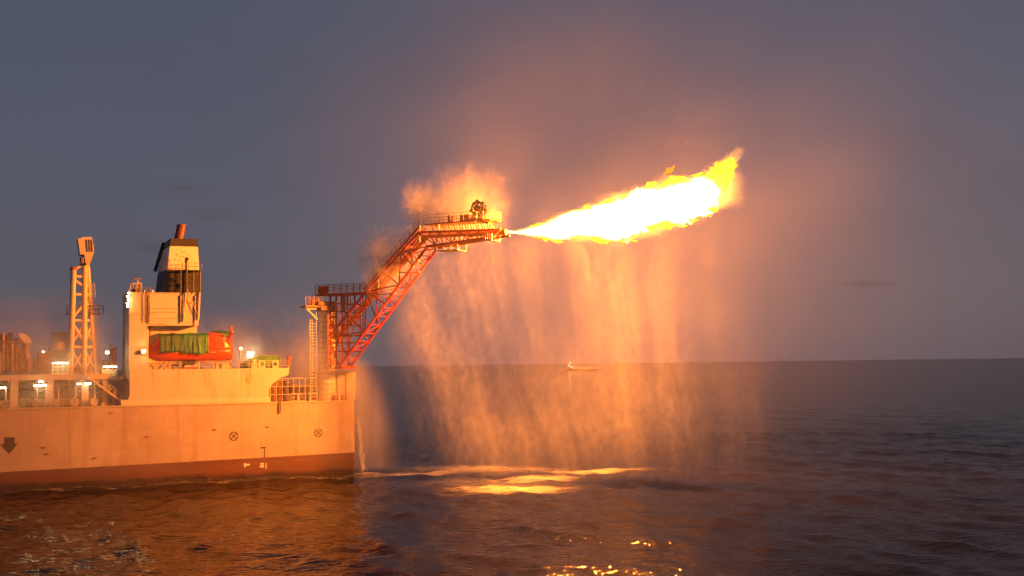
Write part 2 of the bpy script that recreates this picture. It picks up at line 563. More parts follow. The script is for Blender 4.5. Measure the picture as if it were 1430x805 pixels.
M['stain'] = stain_mat()
for u, w in ((346, 0.9), (333, 0.25), (290, 0.22), (250, 0.2), (262, 0.16), (214, 0.18)):
    p = S(u, 520, 0)
    n = 7; L = (4.0 if w > 0.5 else 2.6)
    rs = MB()
    for k in range(2 if w > .5 else 1):
        ww = w * (1 if k == 0 else 0.5); o_ = 0 if k == 0 else 0.25
        rs.prism([(p.x - ww / 2 + o_, ZP - 0.1), (p.x + ww / 2 + o_, ZP - 0.1), (p.x + ww * 0.32 + o_, ZP - L * 0.6), (p.x + ww * 0.1 + o_, ZP - L * (1 - 0.1 * k)), (p.x - ww * 0.25 + o_, ZP - L * 0.75)], -0.026 - 0.004 * k, -0.0205)
    rs.build('rust_run', M['stain'], ship)


# ------- marks on the hull
def disc_mark(u, v, r):
    c = S(u, v, 0); c.y = -0.01
    mb = MB().ring(c, r, 0.13, 'y', 28, 0.02)
    for a in (PI / 4, -PI / 4):
        d = Vector((math.cos(a), 0, math.sin(a))) * (r - 0.1)
        mb.bar(c - d + Vector((0, -0.012, 0)), c + d + Vector((0, -0.012 - 0.004 * (a > 0), 0)), 0.02, 0.13, (-math.sin(a), 0, math.cos(a)))
    return mb.build('thruster_mark', M['mark'], hull)


disc_mark(326.5, 609.5, 0.62); disc_mark(444.5, 604.5, 0.60)
ar = [S(u, v, 0) for u, v in ((6, 611), (21, 611), (20, 619.5), (25.5, 619), (13, 634), (1, 621), (6.5, 620.5))]
MB().prism([(p.x, p.z) for p in ar], -0.03, -0.004).build('arrow_mark', M['mark'], hull)
def tick(mb, u, v, w, h):
    p = S(u, v, 0); mb.box((p.x - w / 2, -0.03, p.z - h / 2), (p.x + w / 2, -0.004, p.z + h / 2))


for name, mat_, rows in (
    ('tug_mark', 'markw', ((341.6, 650, 0.16, 0.55), (342.5, 648.8, 0.2, 0.13), (342.5, 651.5, 0.2, 0.13), (345, 649.4, 0.28, 0.22), (347.5, 649.2, 0.2, 0.2))),
    ('draught_mark', 'markw', ((365.0, 648.0, 0.22, 0.2), (367.3, 647.9, 0.22, 0.2), (363.5, 651.6, 0.16, 0.22), (365.4, 651.6, 0.16, 0.22), (367.4, 651.5, 0.2, 0.22), (371.6, 651.2, 0.10, 0.8))),
    ('load_mark', 'mark', ((364.5, 625.6, 0.16, 0.2), (366.6, 625.5, 0.16, 0.2), (368.8, 625.4, 0.2, 0.2), (371.0, 625.3, 0.14, 0.2), (369.4, 629.5, 0.14, 0.45), (369.4, 634, 0.14, 0.4), (369.2, 638, 0.14, 0.3))),
    ('frame_mark', 'mark', ((371, 596.8, 0.2, 0.16), (373.2, 597, 0.14, 0.22), (375.2, 596.7, 0.16, 0.16)))):
    mb = MB()
    for r_ in rows: tick(mb, *r_)
    mb.build(name, M[mat_], hull)
for u, v in ((62, 625), (66, 634), (132, 640), (155, 577), (390, 572), (300, 600), (205, 610)):
    p = S(u, v, 0); MB().cbox((p.x, -0.04, p.z), (0.5, 0.1, 0.16)).build('overboard_fitting', M['rust'], hull)
fl = MB()
for u in (389.5, 391.5):
    p = S(u, 562, 0); fl.tube((p.x, -0.12, ZD + 0.2), (p.x, -0.12, ZD - 1.4), 0.09)
fl.build('drain_pipe', M['brown'], ship)

# ------- accommodation block
YA = 1.0
a0 = S(181, 410, YA); a1 = S(206, 410, YA); a2 = S(277.5, 411, YA)
ZT = a0.z
zs = S(240, 455, YA).z
YW = 2.7
acc = MB()
acc.box((a0.x, YA, ZP), (a1.x, 9.5, zs - 0.004))                     # fore stair tower
acc.box((a0.x, YA, zs), (a2.x, 9.5, ZT))                             # overhanging upper storeys
w1 = S(275, 470, YW)
acc.box((a1.x + 0.003, YW, ZP), (w1.x, 9.4, zs - 0.003))           # recessed wall behind the boat
accommodation = acc.build('accommodation_block', M['white'], ship)


def sub(mb, name, m, parent):
    return mb.build(name, m, parent)


def child_of(o):                     # parts are built in ship coordinates: keep the same base
    return o


BASE[accommodation.name] = BASE[ship.name]
BASE[hull.name] = BASE[ship.name]
tr = MB()
tr.box((a0.x - 0.1, YA - 0.12, ZT + 0.003), (a2.x + 0.1, 9.6, ZT + 0.16))
tr.build('roof_edge', M['cream'], accommodation)
p6 = MB()
zz = S(240, 440, YA).z
p6.box((a1.x + 0.4, YA - 0.07, zs + 0.15), (a2.x - 4.3, YA - 0.004, zs + 0.40))
p6.box((a0.x - 0.06, YA - 0.07, zs - 0.1 + 1.6), (a1.x + 1.0, YA - 0.004, zs + 1.75))
p6.build('wall_stiffener', M['cream'], accommodation)
for k, (u, v) in enumerate(((221, 482), (236, 482), (252, 482))):
    p = S(u, v, YW)
    f = MB().box((p.x - 0.42, YW - 0.06, p.z - 0.5), (p.x + 0.42, YW - 0.003, p.z + 0.5)).build('window', M['cream'], accommodation)
dr = MB()
for u in (207.5,):
    p = S(u, 500, YA); dr.tube((p.x, YA + 1.2, ZP), (p.x, YA + 1.2, zs), 0.13)
for u in (209, 252, 272.5):
    p = S(u, 430, YA); dr.tube((p.x, YA - 0.16, zs + (0.3 if u < 260 else -0.6)), (p.x, YA - 0.16, ZT - 0.2), 0.07)
p = S(256.5, 430, YA); dr.tube((p.x, YA - 0.14, zs + 0.5), (p.x, YA - 0.14, ZT + 0.1), 0.06)
for v in (436, 431, 445):
    q0, q1 = S(212, v, YA), S(250, v, YA)
    dr.tube((q0.x, YA - 0.10, q0.z), (q1.x, YA - 0.10, q0.z), 0.03, 6)
dr.build('wall_pipe', M['pipe'], accommodation)
lad = MB().ladder((S(209, 0, YA).x, YA - 0.3, zs + 0.5), (S(209, 0, YA).x, YA - 0.3, ZT + 0.9), 0.5, 16, 0.045)
lad.build('wall_ladder', M['brown'], accommodation)
# bracket arm and cable frame on the aft top corner
br = MB()
q = S(262, 408, YA)
br.tube((q.x - 0.6, YA - 0.35, zs + 0.6), (q.x - 0.25, YA - 0.35, ZT + 0.9), 0.11)
br.tube((q.x - 0.25, YA - 0.35, ZT + 0.9), (a2.x - 0.3, YA - 0.35, ZT - 2.6), 0.05)
br.tube((q.x - 0.1, YA - 0.35, ZT - 1.1), (a2.x - 0.2, YA - 0.35, ZT - 1.1), 0.05)
br.tube((q.x - 0.1, YA - 0.35, ZT - 0.8), (q.x + 0.9, YA - 0.35, ZT + 0.2), 0.05)
br.tube((a2.x - 0.12, YA - 0.25, zs + 0.8), (a2.x + 0.05, YA - 0.25, ZT + 0.2), 0.16)
br.build('cable_bracket', M['cream'], accommodation)

# doors and lockers in the recess
for u in (228, 262):
    p = S(u, 505, YW); dd = MB(); dd.box((p.x - 0.45, YW - 0.05, ZP + 0.2), (p.x + 0.45, YW - 0.004, ZP + 2.2)); dd.build('steel_door', M['cream'], accommodation)

# ------- funnel
YF = 2.2
f_b0, f_b1 = S(231, 411, YF), S(280.5, 411, YF)
f_m0, f_m1 = S(234, 376.5, YF), S(278.3, 376.5, YF)
f_u0, f_u1 = S(237.3, 344, YF), S(276.2, 344, YF)
f_t0, f_t1 = S(238.5, 333, YF), S(276, 333, YF)


def fun_ring(p0, p1, z, back, rake=0.0):
    return [(p0.x, YF, z), (p1.x, YF, z), (p1.x, YF + 6.5, z), (p0.x - back, YF + 6.5, z)]


bz = ZT + 0.18
lev = [(f_b0, f_b1, bz, 0.55), (f_m0, f_m1, f_m0.z, 0.45), (f_u0, f_u1, f_u0.z, 0.12), (f_t0, f_t1, f_t0.z, 0.0)]
fn_ = MB()
fn_.loft([fun_ring(*lev[0]), fun_ring(*lev[1])]); fn_.cur = 1
fn_.loft([fun_ring(lev[1][0], lev[1][1], lev[1][2] + 0.003, 0.45), fun_ring(*lev[2])]); fn_.cur = 0
fn_.loft([fun_ring(lev[2][0], lev[2][1], lev[2][2] + 0.003, 0.12), fun_ring(*lev[3])])
funnel = fn_.build('funnel', [M['dark'], paint('funnel_white_paint', (0.62, 0.55, 0.47), (0.2, 0.1, 0.05), 0.5)], ship)
BASE[funnel.name] = BASE[ship.name]
# dark wrap at the fore upper edge
fe = MB()
fe.bar((f_t0.x - 0.1, YF + 6.4, f_t0.z), (f_m0.x - 0.85, YF + 6.4, f_m0.z + 0.2), 0.5, 0.45)
fe.build('funnel_edge', M['dark'], funnel)
# exhaust pipe, bent forward
ex = MB()
pp = [S(254.5, 334, YF + 2.5), S(252.5, 325, YF + 2.5), S(253, 319, YF + 2.5), S(256, 314, YF + 2.5)]
pp = [S(249.5, 335, YF + 2.5), S(251.5, 325, YF + 2.5), S(253.4, 316.0, YF + 2.5)]
for a, b in zip(pp, pp[1:]): ex.tube(a, b, 0.62, 14)
ex.ring((pp[2].x, pp[2].y, pp[2].z - 0.02), 0.66, 0.12, 'z', 16, 0.2)
ex.build('exhaust_pipe', paint('scorched_red_pipe', (0.11, 0.028, 0.018), (0.04, 0.02, 0.015), 0.7), funnel, smooth=False)
ex2 = MB()
ex2.tube(S(246.5, 335, YF + 4), S(250.5, 318.5, YF + 4), 0.36, 12)
ex2.build('exhaust_pipe', M['dark'], funnel)
# ventilation holes
for u, v in ((247, 356), (254.5, 352), (252, 358.5), (256.5, 359), (263, 356), (244, 363), (250.5, 364), (258, 353), (249, 370)):
    p = S(u, v, YF + 0.1); MB().tube((p.x, YF - 0.03 , p.z), (p.x, YF + 0.3, p.z), 0.085, 8).build('vent_hole', M['mark'], funnel)
# funnel service platform with frame
fp = MB()
g0, g1 = S(254, 377, YF - 1.4), S(281.5, 377, YF - 1.4)
fp.box((g0.x, YF - 1.5, g0.z - 0.12), (g1.x, YF - 0.01, g0.z))
for u in (252.5, 256, 261, 270, 279.5):
    p = S(u, 400, YF - 1.4); fp.tube((p.x, YF - 1.4, bz), (p.x, YF - 1.4, g0.z), 0.10, 6)
pA, pB = S(262, 408, YF - 1.4), S(280, 388, YF - 1.4)
fp.tube((pA.x, YF - 1.38, bz), pB, 0.09, 6); fp.tube(S(262, 384, YF - 1.4), S(280, 404, YF - 1.4), 0.08, 6)
fp.tube(S(253, 395, YF - 1.4), S(280, 395, YF - 1.4), 0.07, 6)
fp.build('service_platform', M['dark'], funnel)
fr_ = MB().rail([(g0.x, YF - 1.45, g0.z), (g1.x, YF - 1.45, g0.z)], 0.95, 1.0, 0.04, 1)
fr_.build('platform_railing', M['brown'], funnel)
pm = MB()
p = S(260, 370, YF - 1.6)
pm.tube((p.x, YF - 1.65, bz), (p.x, YF - 1.65, S(0, 362, YF).z if False else S(260, 361, YF - 1.6).z), 0.14, 8)
pm.tube(S(258, 366, YF - 1.65), S(262, 360, YF - 1.65), 0.12, 6); pm.ball(S(261, 362, YF - 1.65), 0.28, 6)
pm.build('vent_post', M['dark'], funnel)

# ------- roof gear
ra = MB().rail([(S(182, 408, 2).x, 2, ZT + 0.17), (S(198, 408, 2).x, 2, ZT + 0.17), (S(198, 408, 2).x, 8, ZT + 0.17)], 1.15, 0.8, 0.045, 1)
tag(ra.build('railing', M['cream']), 'short pale railing round the top fore corner of the accommodation block', 'railing', 'guard railings on the ship')
rt = thing('radar_mast', 'small radar mast with a dark drum on the accommodation roof corner', 'radar mast', (S(192, 408, 3).x, 3, ZT + 0.17))
pb = S(192, 408, 3)
MB().tube((pb.x, 3, ZT + 0.17), (pb.x, 3, ZT + 1.9), 0.12).tube((pb.x - 0.6, 3, ZT + 1.5), (pb.x + 0.6, 3, ZT + 1.5), 0.07).tube((pb.x - 0.6, 3, ZT + 0.2), (pb.x - 0.6, 3, ZT + 1.5), 0.06).build('mast', M['cream'], rt)
MB().tube((pb.x - 0.15, 2.9, ZT + 0.3), (pb.x - 0.15, 2.9, ZT + 0.85), 0.5, 12).build('drum', M['dark'], rt)
MB().bar((pb.x - 0.5, 3, ZT + 2.0), (pb.x + 0.45, 3, ZT + 2.15), 0.2, 0.16).build('scanner', M['brown'], rt)

for u in (197.5, 202, 212.5, 214.5):
    p = S(u, 405, 2.4); MB().tube((p.x, 2.4, ZT + 0.17), (p.x, 2.4, ZT + 0.55), 0.06, 6).build('roof_vent', M['markw'], accommodation)


# ------- lamps
def lamp(name, label, u, v, ys_, kind, group, w=0.35):
    p = S(u, v, ys_)
    if kind == 'tube':
        t = thing(name, label, 'lamp', (p.x, p.y, p.z), group)
        MB().box((p.x - w, p.y - 0.02, p.z + 0.03), (p.x + w, p.y + 0.14, p.z + 0.14)).build('housing', M['grey'], t)
        MB().tube((p.x - w + 0.03, p.y - 0.05, p.z), (p.x + w - 0.03, p.y - 0.05, p.z), 0.055, 8).build('tube', M['tube'], t)
    else:
        t = thing(name, label, 'lamp', (p.x, p.y, p.z), group)
        MB().box((p.x - w * 1.2, p.y, p.z - w * 0.9), (p.x + w * 1.2, p.y + 0.3, p.z + w * 0.9)).build('housing', M['grey'], t)
        MB().ball((p.x, p.y - 0.05, p.z), w * 0.85, 6, 0.7).build('lens', M['flood' if kind == 'flood' else 'bulb'], t)
    return t


g = 'vertical string of lamps on the fore edge of the accommodation block'
l0 = lamp('deck_lamp', 'topmost bright lamp in the string on the fore edge of the white block', 180.0, 409.5, 0.85, 'bulb', g, 0.12)
for k, (u, v) in enumerate(((178.3, 414.5), (179.0, 419), (177.8, 424), (178.2, 428))):
    q = S(u, v, 0.85)
    dup(l0, q, ('second lamp from the top in the string on the white block edge', 'middle lamp in the string on the white block edge',
                'second lamp from the bottom in the string on the white block edge', 'lowest lamp in the string on the white block edge')[k])
hp = MB().tube(S(180.6, 404, 0.95), S(179.3, 430, 0.95), 0.05, 6)
tag(hp.build('lamp_bracket', M['grey']), 'thin vertical bracket carrying the string of bright lamps', 'bracket')

# ================================================================== LATTICE MAST (left)
YM = 3.6
mt = thing('lattice_mast', 'tall pale three legged lattice mast topped by a slanted box', 'mast', S(116, 524, YM))


def Mx(u, v, y=YM): return S(u, v, y)


mz0 = 527
legs = [(Mx(98, mz0, YM - 0.9), Mx(102.6, 376, YM - 0.9)), (Mx(117, mz0, YM - 0.5), Mx(118.2, 352, YM - 0.5)), (Mx(133.8, mz0, YM), Mx(121.5, 366, YM))]
rad = (0.38, 0.40, 0.33)
for (a, b), r_ in zip(legs, rad): MB().tube(a, b, r_, 14).build('leg', M['cream'], mt, smooth=False)
MB().ball(legs[0][1] + Vector((0, 0, 0.05)), 0.46, 6, 0.6).build('leg_cap', M['rust'], mt)
bc = MB()


def on(k, v):
    a, b = legs[k]; za = S(110, v, YM).z
    t = (za - a.z) / (b.z - a.z); return a.lerp(b, t)


for v in (485, 448, 412, 387):
    bc.tube(on(0, v), on(1, v), 0.20); 
    if v > 400: bc.tube(on(1, v), on(2, v), 0.19); bc.tube(on(0, v), on(2, v), 0.14)
for k, (va, vb) in ((0, (451, 478)), (0, (445, 424)), (0, (391, 402)), (0, (378, 368))):
    bc.tube(on(0, va), on(1, vb), 0.21)
for va, vb in ((520, 488), (482, 452)): bc.tube(on(0, va), on(1, vb), 0.17); bc.tube(on(1, va), on(0, vb), 0.15)
for va, vb in ((520, 488), (482, 452), (445, 415), (410, 385)):
    bc.tube(on(1, va), on(2, vb), 0.18); bc.tube(on(2, va), on(1, vb), 0.16)
bc.build('brace', M['cream'], mt)
hbx = MB().prism([(p.x, p.z) for p in (Mx(111, 357), Mx(107.8, 335.5), Mx(116, 332.8), Mx(127, 332.5), Mx(130.3, 349), Mx(129.5, 357), Mx(124, 371), Mx(119.5, 372), Mx(116.5, 357))], YM - 1.4, YM + 1.2)
hbx.build('head_box', M['white'], mt)
hl = MB()
for u in (121, 124.5, 128):
    hl.bar(Mx(u, 335, YM - 1.45), Mx(u + 1.4, 352, YM - 1.45), 0.06, 0.10)
hl.tube(Mx(114.5, 360, YM - 1.5), Mx(114, 368, YM - 1.5), 0.26)
hl.build('sheave_frame', M['brown'], mt)
mpl = MB()
for u in (104, 133):
    p = Mx(u, 438); mpl.box((p.x - 1.0, YM - 0.6, p.z - 0.1), (p.x + 1.0, YM + 2, p.z)); mpl.rail([(p.x - 1.0, YM - 0.55, p.z), (p.x + 1.0, YM - 0.55, p.z)], 1.0, 0.7, 0.05, 1)
mpl.build('rest_platform', M['brown'], mt)
MB().ladder(on(2, 520) + Vector((0.5, -0.3, 0)), on(2, 395) + Vector((0.5, -0.3, 0)), 0.4, 34, 0.04).build('ladder', M['cream'], mt)

# ================================================================== PROCESS MODULES ON THE LEFT
zmod = S(60, 524, 1.5).z
zm = zmod
xL = -62
xm1 = S(166, 524, 1.5).x
md = thing('module_deck', 'raised steel module deck on thick columns above the main deck', 'module', (-45, 10, ZD))
MB().box((xL, 1.6, zm - 0.55), (xm1 - 1.2, 24, zm - 0.01)).build('deck_plate', M['cream'], md)
gb = MB()
for x in np.arange(xL, xm1 - 2, 2.4): gb.bar((x, 1.5, zm - 0.75), (x, 20, zm - 0.75), 0.2, 0.4)
gb.bar((xL, 1.5, zm - 0.30), (xm1 - 1.2, 1.5, zm - 0.30), 0.14, 0.72)
gb.build('girder', M['cream'], md)
for u, w in ((20, 0.45), (69, 0.5), (118.5, 0.42), (147, 0.3), (-40, 0.45)):
    p = S(u, 545, 1.9)
    c_ = MB().box((p.x - w, 1.6, ZD + 0.03), (p.x + w, 2.5, zm - 0.56)); c_.box((p.x - w * 1.6, 1.5, ZD + 0.03), (p.x + w * 1.6, 2.6, ZD + 0.5))
    c_.build('column', M['cream'], md)
# back bulkhead of darker equipment between columns
MB().box((xL, 9.2, ZD + 0.03), (xm1 - 2.0, 9.6, zm - 0.76)).build('bulkhead', M['green'], md)

# pipes running under the module deck
pr = thing('pipe_bundle', 'bundle of horizontal pipes running under the raised module deck', 'pipes', (-45, 5, ZD + 1))
for k in range(7):
    z = ZD + 0.9 + k * 0.47; y = 4 + (k % 3) * 0.8
    mb = MB().tube((xL, y, z), (xm1 - 1.5 - (k % 4) * 2.2, y, z), 0.10 + 0.05 * (k % 3), 10)
    for x in np.arange(xL + k, xm1 - 9, 5.0):
        mb.tube((x, y, z), (x, y, min(z + 0.9, zm - 0.8)), 0.08, 8); mb.tube((x - 0.14, y, z), (x + 0.14, y, z), 0.24 + 0.03 * (k % 3), 10)
    mb.build('pipe', M[('pipe', 'green', 'cream', 'brown')[k % 4]], pr)

# round-faced valves and drums standing along the main deck edge
def drum(u, y, r, label, m='pipe'):
    p = S(u, 565, y); z = ZD + 0.03
    t = thing('pump_unit', label, 'pump', (p.x, y, z), 'pump units along the main deck edge')
    MB().tube((p.x, y - 0.5, z + r + 0.12), (p.x, y + 0.9, z + r + 0.12), r, 16).build('casing', M[m], t)
    MB().ring((p.x, y - 0.505, z + r + 0.12), r * 0.98, r * 0.3, 'y', 18, 0.06).build('flange', M['cream'], t)
    MB().box((p.x - r * 0.8, y - 0.3, z), (p.x + r * 0.8, y + 0.8, z + 0.25)).build('skid', M['brown'], t)
    MB().tube((p.x + r * 0.3, y + 0.3, z + r), (p.x + r * 0.3, y + 0.3, z + 2.6), 0.10, 8).build('riser', M['pipe'], t)
    return t


drum(103.5, 1.2, 0.55, 'round pump unit on the deck edge left of the middle stair')
drum(80, 1.2, 0.42, 'small round pump unit below the long double fluorescent lamp')
drum(131, 1.2, 0.5, 'round pump unit on the deck edge half hidden by the stair')
drum(50, 1.3, 0.48, 'round pump unit on the deck edge right of the left thick column', 'green')
drum(6, 1.3, 0.5, 'round pump unit near the left edge of the picture', 'green')

# process vessels under the module deck
for u, v, y, r, L, lab, mm in ((8, 551, 5.0, 0.75, 3.2, 'fat horizontal vessel at the far left under the module deck', 'green'), (45, 553, 5.5, 0.65, 3.6, 'greenish horizontal vessel under the module deck between the left columns', 'green'),
                              (92, 552, 4.6, 0.7, 3.0, 'brown horizontal vessel under the pale lattice mast', 'brown'), (133, 553, 4.6, 0.6, 2.4, 'cream horizontal vessel behind the sloping stair', 'pipe')):
    p = S(u, v, y)
    t = thing('process_vessel', lab, 'vessel', (p.x, y, ZD + 0.03), 'process vessels under the module deck')
    MB().tube((p.x - L / 2, y, p.z), (p.x + L / 2, y, p.z), r, 18).ball((p.x - L / 2, y, p.z), r * 0.97, 8).ball((p.x + L / 2, y, p.z), r * 0.97, 8).build('shell', M[mm], t)
    for sx_ in (-1, 1): MB().box((p.x + sx_ * L * 0.3 - 0.15, y - r * 0.7, ZD + 0.03), (p.x + sx_ * L * 0.3 + 0.15, y + r * 0.7, p.z - r * 0.6)).build('saddle', M['grey'], t)
    mb = MB()
    for k in range(4):
        x = p.x - L * 0.4 + k * L * 0.27; mb.tube((x, y - 0.1, p.z), (x, y - 0.1, zm - 0.8), 0.09 + 0.03 * (k % 2), 8).tube((x, y - .1, p.z + r), (x, y - .1, p.z + r + 0.12), 0.22, 10)
    mb.build('nozzle_pipe', M['pipe'], t)
for u0, u1, v0, v1, y, lab, mm in ((-6, 17, 556, 531, 7.5, 'dark green equipment rack behind the far left lamp', 'green'), (24, 62, 560, 528, 8.0, 'tangled green and brown pipe rack behind the double lamp', 'brown'), (74, 112, 560, 529, 8.0, 'brown pipe rack behind the mast foot under the deck', 'brown'), (126, 160, 560, 530, 7.0, 'pale pipe rack behind the stair', 'pipe')):
    a, b = S(u0, v1, y), S(u1, v0, y); rf_ = random.Random(u1)
    t = thing('pipe_rack', lab, 'pipe rack', ((a.x + b.x) / 2, y, ZD + 0.03))
    zt_ = min(a.z, zm - 0.8)
    mb = MB()
    for k in range(7):
        x = a.x + (b.x - a.x) * (k + rf_.uniform(-.2, .2)) / 6; mb.bar((x, y, ZD + .03), (x, y, zt_), 0.14, 0.14)
    for z in (ZD + 1.2, ZD + 2.3, zt_): mb.bar((a.x, y, z), (b.x, y, z), 0.16, 0.16)
    mb.build('frame', M[mm], t)
    for k in range(6):
        x = rf_.uniform(a.x, b.x - 1.2); z = rf_.uniform(ZD + .5, zt_ - .5); L = rf_.uniform(0.8, 1.8); r = rf_.uniform(.12, .3); yy = y - rf_.uniform(.3, .8)
        mb = MB().tube((x, yy, z), (x + L, yy, z), r, 10).tube((x + L, yy, z), (x + L, yy, rf_.uniform(ZD + .1, zt_)), r * .8, 10).tube((x + L * .4, yy, z), (x + L * .4, yy - .25, z), r * 1.3, 10)
        mb.build('valve_spool', M[rf_.choice(('green', 'pipe', 'brown', 'rust'))], t)

# cable boxes on the deck
for u, w, h, lab, mm in ((35, 0.55, 1.3, 'greenish control cabinet standing under the module deck left of the lamp pair', 'green'), (91, 0.7, 1.1, 'square brown cabinet on the deck under the pale mast', 'brown'), (152, 0.55, 1.5, 'tall cream cabinet behind the sloping stair', 'cream')):
    p = S(u, 562, 2.4)
    t = thing('control_cabinet', lab, 'cabinet', (p.x, 2.4, ZD + 0.03), 'control cabinets under the module deck')
    MB().box((p.x - w, 2.2, ZD + 0.1), (p.x + w, 3.0, ZD + h)).build('case', M[mm], t)
    MB().box((p.x - w * 0.85, 2.16, ZD + 0.2), (p.x - 0.03, 2.197, ZD + h - 0.1)).build('door', M[mm], t)
    MB().box((p.x + 0.03, 2.16, ZD + 0.2), (p.x + w * 0.85, 2.197, ZD + h - 0.1)).build('door', M[mm], t)
    MB().box((p.x - w * 1.05, 2.15, ZD + 0.03), (p.x + w * 1.05, 3.1, ZD + 0.097)).build('plinth', M['grey'], t)

# stair from the module deck down to the main deck
sa, sb = S(119, 521, 0.9), S(178, 565, 0.9)
sa.z = zm; sb.z = ZD + 0.05
stt = thing('stair', 'pale steel stair sloping from the module deck down to the main deck', 'stair', sb)
for k in (0, 1):
    o_ = Vector((0, 0.9 * k, 0)); MB().bar(sa + o_, sb + o_, 0.07, 0.28).build('stringer', M['cream'], stt)
tm = MB()
for i in range(1, 17):
    p = sa.lerp(sb, i / 17); tm.cbox((p.x, p.y + 0.45, p.z), (0.28, 0.82, 0.05))
tm.build('tread', M['grey'], stt)
hr = MB()
for k in (0, 1):
    o_ = Vector((0, 0.9 * k, 0))
    for h in (0.55, 1.0): hr.tube(sa + o_ + Vector((0, 0, h)), sb + o_ + Vector((0, 0, h)), 0.04, 6)
    for i in range(8):
        p = sa.lerp(sb, i / 7) + o_; hr.tube(p, p + Vector((0, 0, 1.0)), 0.04, 6)
hr.build('handrail', M['cream'], stt)

# fluorescent lamps
gl = 'fluorescent lamps among the process modules'
lamp('deck_lamp', 'bright fluorescent lamp at the far left under the module deck', 4, 542, 1.3, 'tube', gl, 0.38)
lamp('deck_lamp', 'long bright fluorescent lamp under the module deck, lower of a close pair', 56, 538.5, 1.3, 'tube', gl, 0.75)
lamp('deck_lamp', 'short fluorescent lamp just above the longer one under the module deck', 57, 533.3, 2.0, 'tube', gl, 0.30)
lamp('deck_lamp', 'small fluorescent lamp under the foot of the pale mast', 110, 536.5, 1.6, 'tube', gl, 0.26)
lamp('deck_lamp', 'bright short lamp beside the top of the stair, under the deck', 122.5, 536, 1.3, 'tube', gl, 0.38)
lamp('deck_lamp', 'long bright lamp over the railed landing left of the white block', 153.5, 512.7, 2.4, 'tube', gl, 0.85)
lamp('deck_lamp', 'long bright lamp over the railed landing at the foot of the lattice mast', 84, 507.5, 2.4, 'tube', gl, 0.95)
lamp('deck_lamp', 'small round lamp on the slim post right of the mast', 149.8, 492.5, 6.0, 'bulb', 'round deck lamps', 0.22)
lamp('deck_lamp', 'small round lamp left of the cream cabin above the module deck', 60.5, 492, 6.0, 'bulb', 'round deck lamps', 0.15)
lamp('deck_lamp', 'bright lamp on the side of the white block beside the lifeboat bow', 200.5, 491.0, 0.55, 'bulb', 'round deck lamps', 0.26)
lamp('deck_lamp', 'warm lamp on the slim post aft of the lifeboat', 336.0, 487.0, 6.0, 'bulb', 'round deck lamps', 0.15)
lamp('floodlight', 'large glaring floodlight above the green shelter on the poop deck', 349.5, 495.5, 8.0, 'flood', None, 0.42)
lp = MB()
p = S(349.5, 500, 8.35); lp.tube((p.x, 8.35, ZP), (p.x, 8.35, p.z + 0.2), 0.1)
tag(lp.build('lamp_post', M['cream']), 'post carrying the large glaring floodlight behind the green shelter', 'lamp post')
p = S(336, 500, 6.2); lp = MB().tube((p.x, 6.4, ZP), (p.x, 6.4, S(336, 484, 6).z), 0.07)
tag(lp.build('lamp_post', M['cream']), 'slim post with a warm lamp just aft of the lifeboat', 'lamp post')

# railed landings with white frames
for u0, u1, v0, v1, lab in ((73, 95, 508.5, 521.5, 'brightly lit white railed landing at the foot of the lattice mast'), (143, 164, 513.5, 525.5, 'brightly lit white railed landing between mast and white block')):
    a, b = S(u0, v1, 2.2), S(u1, v1, 2.2); h = S(u0, v0, 2.2).z - a.z
    t = thing('landing', lab, 'landing', (a.x, 2.2, a.z))
    mb = MB()
    for k in range(3): mb.tube((a.x, 2.15, a.z + h * (k + 1) / 3), (b.x, 2.15, a.z + h * (k + 1) / 3), 0.055, 6)
    for k in range(4):
        x = a.x + (b.x - a.x) * k / 3; mb.tube((x, 2.15, a.z), (x, 2.15, a.z + h), 0.06, 6)
    mb.build('railing', M['markw'], t)
    MB().box((a.x - 0.1, 2.0, a.z - 0.45), (b.x + 0.1, 3.6, a.z)).build('platform', M['markw'], t)
    MB().box((a.x, 3.5, a.z + 0.003), (b.x, 3.65, a.z + h * 0.75)).build('back_panel', M['green'], t)

# upper equipment on the module deck
def gear(name, label, cat, base): return thing(name, label, cat, base)


p0, p1 = S(74.5, 492, 4), S(94.5, 465.5, 4)
cb = thing('control_cabin', 'square cream cabin on the module deck left of the lattice mast', 'cabin', (p0.x, 4, zm))
MB().box((p0.x, 4, p0.z), (p1.x, 7, p1.z)).build('upper_wall', M['white'], cb)
MB().box((S(60, 0, 3.6).x, 3.6, zm), (p1.x + 0.1, 7.3, p0.z - 0.004)).build('lower_wall', M['brown'], cb)
mb = MB()
for k in range(1, 9): mb.box((p0.x + (p1.x - p0.x) * k / 9 - 0.02, 3.955, p0.z + 1.5), (p0.x + (p1.x - p0.x) * k / 9 + 0.02, 3.997, p1.z - 0.1))
mb.build('cladding_rib', M['cream'], cb)
MB().box((p0.x - 0.2, 3.8, p1.z + 0.003), (p1.x + 0.2, 7.2, p1.z + 0.12)).build('roof', M['cream'], cb)
q0, q1 = S(62.5, 492, 3.7), S(74, 482, 3.7)
tag(MB().rail([(q0.x, 3.7, p0.z), (q1.x, 3.7, p0.z)], 1.0, 0.6, 0.045, 2).build('railing', M['brown']), 'small brown railing on the low roof left of the cream cabin', 'railing', 'guard railings on the ship')

